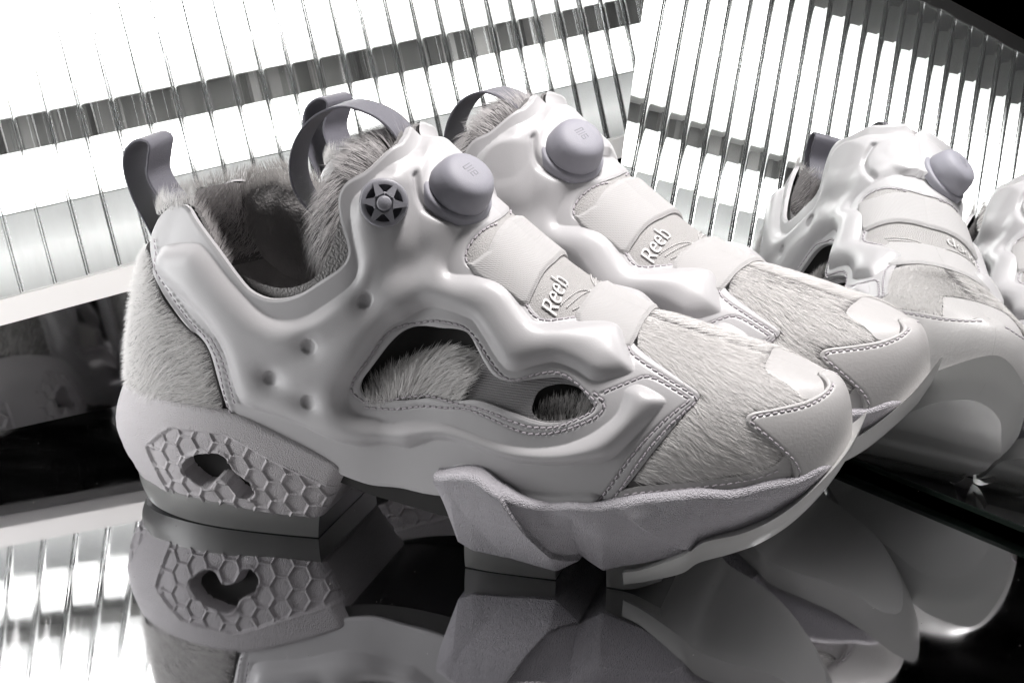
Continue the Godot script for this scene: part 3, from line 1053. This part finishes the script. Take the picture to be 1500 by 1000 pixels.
	for e in [[-3.2, 0.0, 0.35, 4.6], [-1.9, 0.0, 0.35, 4.6], [-2.5, 2.2, 1.6, 0.35], [-0.6, 0.0, 0.35, 4.2], [0.6, 0.2, 0.35, 3.6], [1.6, 1.6, 1.7, 0.35], [1.6, 0.0, 1.5, 0.35], [1.6, -1.6, 1.7, 0.35], [2.4, -0.8, 0.35, 1.5]]:
		box_into(marks, Vector3(e[2], 0.12, e[3]) * 0.001, Transform3D(Basis(), Vector3(e[0] * 0.001, 0.01237, e[1] * 0.001)))
	part("pump_marks", marks.commit(), mat(0.20, 0.199, 0.225, 0.6), pump)
	var vt := frame_at(c, F.valve[0], F.valve[1], 0.0058)
	vt.basis = vt.basis.rotated(vt.basis.y, 0.26)
	var valve := part("release_valve", lathe([[0.0, 0.0022, 1], [0.0072, 0.0022, 1], [0.0075, 0.0052, 2], [0.0090, 0.0052, 2], [0.0095, 0.0046, 3], [0.0098, 0.0, 3], [0.0104, -0.004, 3]], 60), M.valve, root, "round grey valve with a six pointed star grip")
	valve.transform = vt
	var star := SurfaceTool.new()
	star.begin(Mesh.PRIMITIVE_TRIANGLES)
	for s in 6:
		var b := Basis(Vector3.UP, TAU * s / 6.0)
		star.set_smooth_group(-1)
		var w0 := 0.0006
		var w1 := 0.0019
		var a := [Vector3(0.0036, 0.0074, -w1), Vector3(0.0036, 0.0074, w1), Vector3(0.0091, 0.0058, w0), Vector3(0.0091, 0.0058, -w0)]
		var lo := [Vector3(0.0036, 0.0, -w1), Vector3(0.0036, 0.0, w1), Vector3(0.0091, 0.0, w0), Vector3(0.0091, 0.0, -w0)]
		for q in 4:
			a[q] = b * a[q]
			lo[q] = b * lo[q]
		tri(star, a[0], a[1], a[2], false)
		tri(star, a[0], a[2], a[3], false)
		for q in 4:
			tri(star, a[q], a[(q + 1) % 4], lo[(q + 1) % 4], true)
			tri(star, a[q], lo[(q + 1) % 4], lo[q], true)
	star.generate_normals()
	part("valve_star", star.commit(), M.valve, valve)
	part("valve_button", lathe([[0.0, 0.0090, 1], [0.0024, 0.0089, 1], [0.0029, 0.0084, 1], [0.0030, 0.0066, 2], [0.0042, 0.0066, 2], [0.0045, 0.006, 3], [0.0046, 0.0, 3]], 40), M.valve, valve)

	# --- midsole, outsole, shank
	var hc := chart(HEEL, 320, 120, Vector2(0, -1), false, -1.0)
	var comb := PackedVector2Array([Vector2(5.9, 0.46), Vector2(5.0, 0.74), Vector2(3.4, 0.78), Vector2(1.6, 0.66), Vector2(0.0, 0.60), Vector2(-1.0, 0.55), Vector2(-1.0, -0.3), Vector2(5.0, -0.3), Vector2(5.5, 0.02)])
	var cd := hc.sdf(comb, 0.012)
	var comb2 := PackedVector2Array([Vector2(10.0, 0.62), Vector2(8.4, 0.60), Vector2(7.3, 0.36), Vector2(6.6, -0.3), Vector2(10.0, -0.3)])
	var cd2 := hc.sdf(comb2, 0.012)
	var hm := flat(hc, 0.0)
	var hd := flat(hc, 1.0)
	var R := 0.0056
	var hole_cells := [Vector2i(3, 1), Vector2i(4, 1), Vector2i(5, 1)]
	for k in hc.P.size():
		var i := k / (hc.nv + 1)
		var j := k % (hc.nv + 1)
		var v := float(j) / hc.nv
		var y := 0.0
		var top := (1.0 - v) * 0.045
		if top < 0.003:
			y -= 0.003 - sqrt(maxf(0.0, 0.000009 - pow(0.003 - top, 2.0)))
		var front := hc.umax * i / hc.nu * 0.013
		if front < 0.006:
			y -= 0.006 - sqrt(maxf(0.0, 0.000036 - pow(0.006 - front, 2.0)))
		var inside := maxf(cd[k], cd2[k])
		y -= 0.0016 * smooth(-0.0004, 0.0010, inside)
		# honeycomb: ridges along the borders of the cells
		if inside > -0.001:
			var arc := 0.0
			arc = hc.P[k].x if hc.P[k].x > -0.012 else -0.012 - (0.0275 - hc.P[k].z) * 0.9
			var s := hex_cell(Vector2(arc, hc.P[k].y - 0.0135 - (hc.P[k].x - 0.03) * -0.04), R)
			y += 0.0013 * exp(-pow(s.x / 0.0005, 2.0)) * smooth(0.0, 0.001, inside)
			y += 0.0003 * smooth(0.0, 0.003, s.x)
			# three cells are cut through
			for hcell in [Vector2(0.0145, 0.0262), Vector2(0.0231, 0.0305), Vector2(0.0317, 0.0256)]:
				pass
		hm[k] = y
	# the opening through three cells
	var open := PackedVector2Array([Vector2(4.72, 0.34), Vector2(4.35, 0.50), Vector2(3.55, 0.58), Vector2(3.25, 0.545), Vector2(3.02, 0.40), Vector2(2.62, 0.38), Vector2(2.40, 0.24), Vector2(2.62, 0.12), Vector2(2.98, 0.13), Vector2(3.18, 0.27), Vector2(3.58, 0.30), Vector2(3.80, 0.17), Vector2(4.20, 0.17)])
	open = chaikin(open, true, 1)
	var od := hc.sdf(open, 0.012)
	for k in hc.P.size():
		hd[k] = -od[k]
		hm[k] += 0.0010 * exp(-pow((od[k] + 0.0006) / 0.0008, 2.0))
	part("heel_midsole", joined([sheet(hc, hd, hm, 0.009), lids(hc, hm, [0, hc.nv], true)]), M.midsole_heel, root, "heel block with honeycomb relief and an opening")
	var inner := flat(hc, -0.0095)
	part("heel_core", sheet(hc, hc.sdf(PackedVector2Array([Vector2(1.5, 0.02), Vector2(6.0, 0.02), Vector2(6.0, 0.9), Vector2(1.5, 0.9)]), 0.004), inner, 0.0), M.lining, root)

	var fc := chart(FORE, 330, 84, Vector2(0, -1), true, 1.0)
	var r1 := fc.reach(PackedVector2Array([Vector2(3.1, 1.05), Vector2(4.4, 0.55), Vector2(6.0, -0.05)]), false, 0.022)
	var r2 := fc.reach(PackedVector2Array([Vector2(7.4, 0.92), Vector2(8.3, 0.5), Vector2(9.6, -0.05)]), false, 0.018)
	var fm := flat(fc, 0.0)
	for k in fc.P.size():
		var i := k / (fc.nv + 1)
		var j := k % (fc.nv + 1)
		var v := float(j) / fc.nv
		var u := fc.umax * i / fc.nu
		var tall := fc.P[i * (fc.nv + 1)].distance_to(fc.P[i * (fc.nv + 1) + fc.nv])
		var top := (1.0 - v) * tall
		var rr := minf(0.0032, tall * 0.5)
		var l1 := lerpf(3.1, 4.4, (1.05 - v) / 0.5) if v > 0.55 else lerpf(4.4, 6.0, (0.55 - v) / 0.6)
		var l2 := lerpf(7.4, 8.3, (0.92 - v) / 0.42) if v > 0.5 else lerpf(8.3, 9.6, (0.5 - v) / 0.55)
		var y := 0.0050 * maxf(0.0, 1.0 - r1[k] / 0.022) if u < l1 else 0.0026 * maxf(0.0, 1.0 - r1[k] / 0.018)
		y += 0.0026 * maxf(0.0, 1.0 - r2[k] / 0.018) * smooth(1.0, 0.7, v) if u > l2 else 0.0
		y *= smooth(15.0, 11.0, u) * smooth(0.0, 1.0, u)
		if top < rr:
			y -= rr - sqrt(maxf(0.0, rr * rr - pow(rr - top, 2.0)))
		fm[k] = y
	part("forefoot_midsole", joined([sheet(fc, flat(fc, 1.0), fm, 0.0), lids(fc, fm, [0, fc.nv], true)]), M.midsole, root, "lilac grey grained forefoot midsole with faceted creases")
	for e in [TOE_BAND, SLAB, SLAB_FRONT]:
		var oc := chart(e, 90, 10, Vector2(0, -1) if e == TOE_BAND else Vector2(0, 0), false, 1.0)
		part("outsole", joined([sheet(oc, flat(oc, 1.0), flat(oc, 0.0), 0.0), lids(oc, flat(oc, 0.0), [0, oc.nv], true)]), M.outsole if e == TOE_BAND else M.outsole_thin, root, "frosted clear rubber outsole")
	var oc := chart(HEEL_SLAB, 90, 10, Vector2(0, -1), false, -1.0)
	part("outsole", joined([sheet(oc, flat(oc, 1.0), flat(oc, 0.0), 0.0), lids(oc, flat(oc, 0.0), [0, oc.nv], true)]), M.outsole_thin, root, "frosted clear rubber outsole")
	# underside of the upper, between the two blocks
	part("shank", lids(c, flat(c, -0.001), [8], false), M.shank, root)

	# --- pull loops
	part("heel_loop", ribbon(PackedVector3Array([Vector3(-0.014, 0.113, 0.0), Vector3(-0.0195, 0.127, 0.0), Vector3(-0.0255, 0.139, 0.0), Vector3(-0.0285, 0.152, 0.001), Vector3(-0.0268, 0.1615, 0.002), Vector3(-0.0204, 0.1668, 0.003), Vector3(-0.0148, 0.1655, 0.003), Vector3(-0.0158, 0.1585, 0.003), Vector3(-0.0172, 0.1505, 0.002), Vector3(-0.0122, 0.1410, 0.001), Vector3(-0.0035, 0.1335, 0.0)]), [Vector3(0, 0, 0.0095), Vector3(0, 0, 0.011), Vector3(0, 0, 0.0095)], 0.0011), M.tab, root, "dark lilac heel pull loop standing up")
	part("tongue_loop", ribbon(PackedVector3Array([Vector3(0.103, 0.163, 0.0), Vector3(0.1003, 0.1686, 0.0), Vector3(0.0936, 0.1774, 0.0), Vector3(0.0846, 0.1827, 0.0), Vector3(0.0731, 0.1848, 0.001), Vector3(0.0615, 0.1802, 0.002), Vector3(0.0533, 0.1703, 0.003), Vector3(0.0500, 0.1578, 0.003), Vector3(0.0524, 0.1460, 0.002), Vector3(0.0620, 0.1355, 0.001)]), [Vector3(0, 0, 0.0105), Vector3(0, 0, 0.0095), Vector3(0.0, 0, 0.0085)], 0.0011), M.tab, root, "lilac grey pull loop arching over the tongue")
	return root

func inward(a: Array) -> Array:
	for e in a:
		e[2] = -e[2]
	return a

func hex_cell(p: Vector2, r: float) -> Vector2:
	var w := sqrt(3.0) * r
	var a := Vector2(fposmod(p.x + r * 1.5, r * 3.0) - r * 1.5, fposmod(p.y + w * 0.5, w) - w * 0.5)
	var b := Vector2(fposmod(p.x, r * 3.0) - r * 1.5, fposmod(p.y, w) - w * 0.5)
	var g := a if a.length_squared() < b.length_squared() else b
	var q := g.abs()
	return Vector2(w * 0.5 - maxf(q.y, q.x * 0.8660254 + q.y * 0.5), 0)

# raised embroidery on the tongue
func embroidery(mirror: bool) -> ArrayMesh:
	var c := up_
	var font := SystemFont.new()
	font.font_names = PackedStringArray(["Droid Sans"])
	var t := TextMesh.new()
	t.font = font
	t.font_size = 32
	t.pixel_size = 0.00031
	t.depth = 0.0003
	t.text = "Reeb"
	t.curve_step = 1.0
	var a := t.surface_get_arrays(0)
	var v: PackedVector3Array = a[Mesh.ARRAY_VERTEX]
	var ix: PackedInt32Array = a[Mesh.ARRAY_INDEX]
	var st := SurfaceTool.new()
	st.begin(Mesh.PRIMITIVE_TRIANGLES)
	st.set_smooth_group(-1)
	var u0 := 11.62
	var v0 := 0.80
	var lu := c.at(u0 + 0.5, v0).distance_to(c.at(u0 - 0.5, v0))
	var lv := c.at(u0, v0 + 0.1).distance_to(c.at(u0, v0 - 0.1)) / 0.2
	var q := PackedVector3Array()
	for p in v:
		var uu := u0 - p.y / lu
		var vv := v0 + p.x / lv
		var s := c.at(uu, vv)
		var n := c.nrm(uu, vv if vv < 1.0 else 2.0 - vv)
		if vv > 1.0:
			n.z = -n.z
		s += n * (0.0012 + p.z)
		if mirror:
			s.z = -s.z
		q.append(bent(s))
	for i in range(0, ix.size(), 3):
		tri(st, q[ix[i]], q[ix[i + 1]], q[ix[i + 2]], not mirror)
	st.generate_normals()
	return st.commit()

# ---------------------------------------------------------------- the place
func tilted(p: Vector3, along: Vector3, lean: float) -> Transform3D:   # x along the wall, y up it, z towards the room
	var n := along.cross(Vector3.UP).normalized() * -1.0
	if n.dot(Vector3(0, 0, 0) - p) < 0.0:
		n = -n
	var up := (Vector3.UP * cos(lean) - n * sin(lean)).normalized()
	var z := along.cross(up).normalized()
	return Transform3D(Basis(along, up, z), p)

func block(size: Vector3) -> BoxMesh:
	var b := BoxMesh.new()
	b.size = size
	return b

func _ready() -> void:
	# --- camera
	var cam := Camera3D.new()
	cam.name = "camera"
	cam.fov = rad_to_deg(2.0 * atan(500.0 / 2400.0))
	cam.near = 0.02
	cam.far = 20.0
	cam.position = Vector3(0, 0.29, 0)
	cam.rotation = Vector3(deg_to_rad(-17.0), 0, 0)
	add_child(cam)
	cam.current = true
	# --- surroundings: a dark room
	var we := WorldEnvironment.new()
	we.name = "environment"
	var env := Environment.new()
	env.background_mode = Environment.BG_COLOR
	env.background_color = Color(0, 0, 0)
	env.tonemap_mode = Environment.TONE_MAPPER_LINEAR
	env.tonemap_exposure = 1.0
	env.sdfgi_enabled = true
	env.ssao_enabled = true
	env.ssil_enabled = true
	we.environment = env
	add_child(we)
	# --- lamps
	var key := AreaLight3D.new()
	key.name = "ceiling_light"
	key.area_size = Vector2(0.16, 0.16)
	key.light_energy = KEY
	key.light_color = Color(1.0, 0.985, 0.98)
	key.shadow_enabled = true
	add_child(key)
	key.look_at_from_position(Vector3(0.15, 0.82, -0.645), Vector3(0.05, 0.08, -0.68), Vector3(1, 0, 0))
	var fill := AreaLight3D.new()
	fill.name = "front_light"
	fill.area_size = Vector2(0.7, 0.5)
	fill.light_energy = FILL
	fill.shadow_enabled = true
	add_child(fill)
	fill.look_at_from_position(Vector3(0.15, 0.45, 0.5), Vector3(0.0, 0.08, -0.66), Vector3.UP)
	var side := AreaLight3D.new()
	side.name = "side_light"
	side.area_size = Vector2(0.12, 0.25)
	side.light_energy = SIDE
	side.shadow_enabled = true
	add_child(side)
	side.look_at_from_position(Vector3(-0.52, 0.13, -0.50), Vector3(-0.1, 0.05, -0.68), Vector3.UP)

	var rim := AreaLight3D.new()
	rim.name = "rear_light"
	rim.area_size = Vector2(0.06, 0.2)
	rim.light_energy = RIM
	rim.shadow_enabled = true
	add_child(rim)
	rim.look_at_from_position(Vector3(-0.40, 0.11, -0.625), Vector3(-0.16, 0.07, -0.715), Vector3.UP)
	var right := AreaLight3D.new()
	right.name = "right_light"
	right.area_size = Vector2(0.25, 0.2)
	right.light_energy = RIGHT
	right.shadow_enabled = true
	add_child(right)
	right.look_at_from_position(Vector3(0.52, 0.42, -0.52), Vector3(0.08, 0.08, -0.72), Vector3.UP)

	make_materials()
	strand_mesh = make_strand()

	# --- black mirror shelf
	var floor_m := StandardMaterial3D.new()
	floor_m.albedo_color = Color(0.54, 0.54, 0.55).linear_to_srgb()
	floor_m.metallic = 1.0
	floor_m.roughness = 0.10
	floor_m.roughness_texture = tex(noise(71, 0.012, 5), 512, 0.15, 0.75)
	floor_m.uv1_triplanar = true
	floor_m.uv1_world_triplanar = true
	floor_m.uv1_scale = Vector3.ONE * 5.0
	var fl := part("floor", block(Vector3(3.0, 0.02, 2.6)), floor_m, self)
	fl.position = Vector3(0, -0.01, -0.6)
	fl.set_meta("kind", "structure")

	var speck := SphereMesh.new()
	speck.radius = 0.00022
	speck.height = 0.0003
	speck.radial_segments = 6
	speck.rings = 3
	var dm := MultiMesh.new()
	dm.transform_format = MultiMesh.TRANSFORM_3D
	dm.mesh = speck
	dm.instance_count = 420
	var dr := RandomNumberGenerator.new()
	dr.seed = 90
	for i in 420:
		var k := dr.randf_range(0.3, 1.0)
		dm.set_instance_transform(i, Transform3D(Basis.from_euler(Vector3(0, dr.randf() * TAU, 0)).scaled(Vector3(k, k * 0.5, k * dr.randf_range(0.6, 1.8))), Vector3(dr.randf_range(-0.3, 0.3), 0.0001, dr.randf_range(-0.95, -0.45))))
	var dust := MultiMeshInstance3D.new()
	dust.multimesh = dm
	dust.material_override = mat(0.35, 0.34, 0.33, 0.9)
	dust.name = "dust"
	dust.set_meta("label", "fine pale dust specks scattered on the black mirror shelf")
	dust.set_meta("category", "dust")
	dust.set_meta("kind", "stuff")
	add_child(dust)

	build_light_wall()
	build_mirror()

	# --- the pair
	up_ = chart(UPPER, 640, 290, Vector2(-1, -1), false, 1.0, 1.3)
	var a := make_sneaker()
	var b: Node3D = a.duplicate()
	b.name = numbered("sneaker")
	add_child(b)
	a.position = Vector3(-0.13812, 0.0, -0.70626)
	a.rotation.y = -deg_to_rad(16.5)
	var yaw := -deg_to_rad(28.8)
	b.transform = Transform3D(Basis(Vector3.UP, yaw) * Basis.from_scale(Vector3(1, 1, -1)), Vector3(-0.0756, 0, -0.8147))
	b.set_meta("label", "second white sneaker, behind the first, with no valve on its near side")
	for ch in b.get_children():
		if ch.name == "release_valve":
			b.remove_child(ch)
			ch.free()
		elif ch.name == "tongue_loop":
			ch.position += Vector3(0.002, -0.008, 0)
		elif ch.name == "pump_button":   # each pump ball sits a little to the outer side as seen from here
			var x: float = ch.position.x
			ch.position.z = -(ch.position.z - bend(x)) + bend(x)
			ch.basis = Basis.from_scale(Vector3(1, 1, -1)) * ch.basis * Basis.from_scale(Vector3(1, 1, -1))
	part("lettering", embroidery(false), M.thread_white, a, "raised white embroidered letters on the tongue")
	part("lettering", embroidery(true), M.thread_white, b, "raised white embroidered letters on the tongue")

const KEY := 0.96
const FILL := 0.03
const SIDE := 0.03
const RIM := 0.065
const RIGHT := 0.14

func build_light_wall() -> void:
	var along := Vector3(cos(deg_to_rad(38.3)), 0, -sin(deg_to_rad(38.3)))
	var t := tilted(Vector3(-0.2627, 0.0, -0.7904), along, deg_to_rad(14.0))
	# black glossy base below the lamps
	var black := mat(0.26, 0.26, 0.262, 0.05)
	black.metallic = 1.0
	var sl := tan(deg_to_rad(4.8))
	var base := part("base_panel", prism(PackedVector2Array([Vector2(-0.25, -0.004), Vector2(0.70, -0.004), Vector2(0.70, 0.0525 + 0.70 * sl), Vector2(-0.25, 0.0525 - 0.25 * sl)]), 0.01), black, self)
	base.transform = t
	base.set_meta("label", "glossy black panel under the glass light wall")
	base.set_meta("category", "panel")
	# the fitting: ledge, housing, two glowing boxes, glass bars
	var w := thing("light_wall", "ribbed glass light wall with two bright white bands behind glass bars", "light")
	w.transform = t * Transform3D(Basis(Vector3(0, 0, 1), deg_to_rad(4.8)), Vector3(0.0, 0.0535, 0.004))
	var white := mat(0.75, 0.74, 0.73, 0.4)
	part("ledge", block(Vector3(0.86, 0.0125, 0.016)), white, w, "white ledge carrying the glass bars").position = Vector3(0.21, 0.006, -0.002)
	var grey := mat(0.20, 0.196, 0.19, 0.5)
	part("back_plate", block(Vector3(0.86, 0.26, 0.006)), grey, w).position = Vector3(0.21, 0.13, -0.043)
	part("top_rail", block(Vector3(0.86, 0.012, 0.03)), mat(0.02, 0.02, 0.02, 0.35), w).position = Vector3(0.21, 0.262, -0.018)
	for e in [[0.053, 0.084, 1.0], [0.102, 0.222, 1.0], [0.006, 0.0525, 0.05]]:
		var glow := StandardMaterial3D.new()
		glow.albedo_color = Color(0.9, 0.9, 0.9)
		glow.emission_enabled = true
		glow.emission = Color(1, 0.99, 0.98)
		glow.emission_operator = BaseMaterial3D.EMISSION_OP_MULTIPLY
		glow.emission_energy_multiplier = 11.0 * e[2]
		var gr := Gradient.new()
		gr.offsets = PackedFloat32Array([0.0, 0.12, 0.45, 0.8, 1.0])
		gr.colors = PackedColorArray([Color(0.30, 0.30, 0.30), Color(0.5, 0.5, 0.5), Color(1, 1, 1), Color(0.62, 0.62, 0.62), Color(0.33, 0.33, 0.33)])
		var gt := GradientTexture2D.new()
		gt.gradient = gr
		gt.width = 8
		gt.height = 128
		gt.fill_from = Vector2(0, 0)
		gt.fill_to = Vector2(0, 1)
		glow.emission_texture = gt
		var qm := QuadMesh.new()
		qm.size = Vector2(0.82, e[1] - e[0])
		part("lamp_diffuser", qm, glow, w, "bright white lamp diffuser behind the glass").position = Vector3(0.21, (e[0] + e[1]) * 0.5, -0.0238)
		part("lamp_box", block(Vector3(0.82, e[1] - e[0], 0.012)), white, w).position = Vector3(0.21, (e[0] + e[1]) * 0.5, -0.0305)
	var brk := RandomNumberGenerator.new()
	brk.seed = 31
	for i in 60:
		var gg := brk.randf_range(0.02, 0.6)
		part("bracket", block(Vector3(brk.randf_range(0.0015, 0.007), 0.018, 0.002)), mat(gg, gg * 0.97, gg * 0.95, 0.3), w).position = Vector3(-0.19 + i * 0.0135 + brk.randf_range(-0.004, 0.004), 0.093, -0.036)
	var glass := StandardMaterial3D.new()
	glass.albedo_color = Color(0.97, 0.98, 0.98, 0.02)
	glass.roughness = 0.0
	glass.refraction_enabled = true
	glass.refraction_scale = 0.05
	var bar := rounded_bar(Vector3(0.0183, 0.24, 0.0085), 0.0024)
	var rng := RandomNumberGenerator.new()
	rng.seed = 12
	for i in 44:
		var o := part("glass_bar", bar, glass, w)
		o.position = Vector3(-0.19 + i * 0.0186, 0.0135 + 0.12 + rng.randf_range(-0.0008, 0.0008), -0.001)
		o.rotation.y = rng.randf_range(-0.02, 0.02)

func rounded_bar(size: Vector3, r: float) -> ArrayMesh:
	var st := SurfaceTool.new()
	st.begin(Mesh.PRIMITIVE_TRIANGLES)
	var ring := PackedVector2Array()
	for q in 4:
		var cx := (size.x * 0.5 - r) * (1 if q in [0, 3] else -1)
		var cz := (size.z * 0.5 - r) * (1 if q < 2 else -1)
		for s in 7:
			var a := PI * 0.5 * (q + s / 6.0)
			ring.append(Vector2(cx + cos(a) * r, cz + sin(a) * r))
	var n := ring.size()
	var y := size.y * 0.5
	st.set_smooth_group(1)
	for i in n:
		var a := ring[i]
		var b := ring[(i + 1) % n]
		tri(st, Vector3(a.x, -y, a.y), Vector3(a.x, y, a.y), Vector3(b.x, y, b.y), false)
		tri(st, Vector3(a.x, -y, a.y), Vector3(b.x, y, b.y), Vector3(b.x, -y, b.y), false)
	st.set_smooth_group(-1)
	for i in range(1, n - 1):
		tri(st, Vector3(ring[0].x, y, ring[0].y), Vector3(ring[i + 1].x, y, ring[i + 1].y), Vector3(ring[i].x, y, ring[i].y), true)
		tri(st, Vector3(ring[0].x, -y, ring[0].y), Vector3(ring[i].x, -y, ring[i].y), Vector3(ring[i + 1].x, -y, ring[i + 1].y), true)
	st.generate_normals()
	return st.commit()

# a flat plate of that outline in x and y, its front at z = 0
func prism(l: PackedVector2Array, thick: float) -> ArrayMesh:
	var st := SurfaceTool.new()
	st.begin(Mesh.PRIMITIVE_TRIANGLES)
	st.set_smooth_group(-1)
	var n := l.size()
	for i in n:
		var a := l[i]
		var b := l[(i + 1) % n]
		tri(st, Vector3(a.x, a.y, 0), Vector3(a.x, a.y, -thick), Vector3(b.x, b.y, -thick), false)
		tri(st, Vector3(a.x, a.y, 0), Vector3(b.x, b.y, -thick), Vector3(b.x, b.y, 0), false)
		if i > 0 and i < n - 1:
			tri(st, Vector3(l[0].x, l[0].y, 0), Vector3(a.x, a.y, 0), Vector3(b.x, b.y, 0), false)
			tri(st, Vector3(l[0].x, l[0].y, -thick), Vector3(b.x, b.y, -thick), Vector3(a.x, a.y, -thick), false)
	st.generate_normals()
	return st.commit()

func build_mirror() -> void:
	var m := StandardMaterial3D.new()
	m.albedo_color = Color(0.93, 0.94, 0.94).linear_to_srgb()
	m.metallic = 1.0
	m.roughness = 0.0
	var az := deg_to_rad(55.2)
	var tl := deg_to_rad(9.0)
	var nh := Vector3(-sin(az), 0, cos(az))
	var n := nh * cos(tl) + Vector3.UP * sin(tl)
	var along := Vector3(cos(az), 0, sin(az))
	var up := (Vector3.UP - n * n.y).normalized()
	var off := -0.546
	var p0 := n * off   # a point on the plane
	# corners, measured along the plane
	var seam_low := Vector3(0.051, 0.0, -0.905)
	var s := (seam_low - p0).dot(along)
	var v0 := (0.007 - p0.y) / up.y
	var o := thing("wall_mirror", "large mirror leaning back beside the light wall, reflecting the shoes", "mirror")
	o.transform = Transform3D(Basis(along, up, along.cross(up)), p0 + along * s + up * v0)
	var sgn := 1.0 if along.cross(up).dot(n) > 0.0 else -1.0
	part("glass", block(Vector3(0.60, 0.5, 0.003)), m, o).position = Vector3(0.30, 0.25, -0.0015 * sgn)
	var edge := mat(0.010, 0.016, 0.013, 0.1, 0.8)
	part("lower_edge", block(Vector3(0.60, 0.0022, 0.0045)), edge, o, "greenish polished edge of the mirror").position = Vector3(0.30, -0.0013, -0.0015 * sgn)
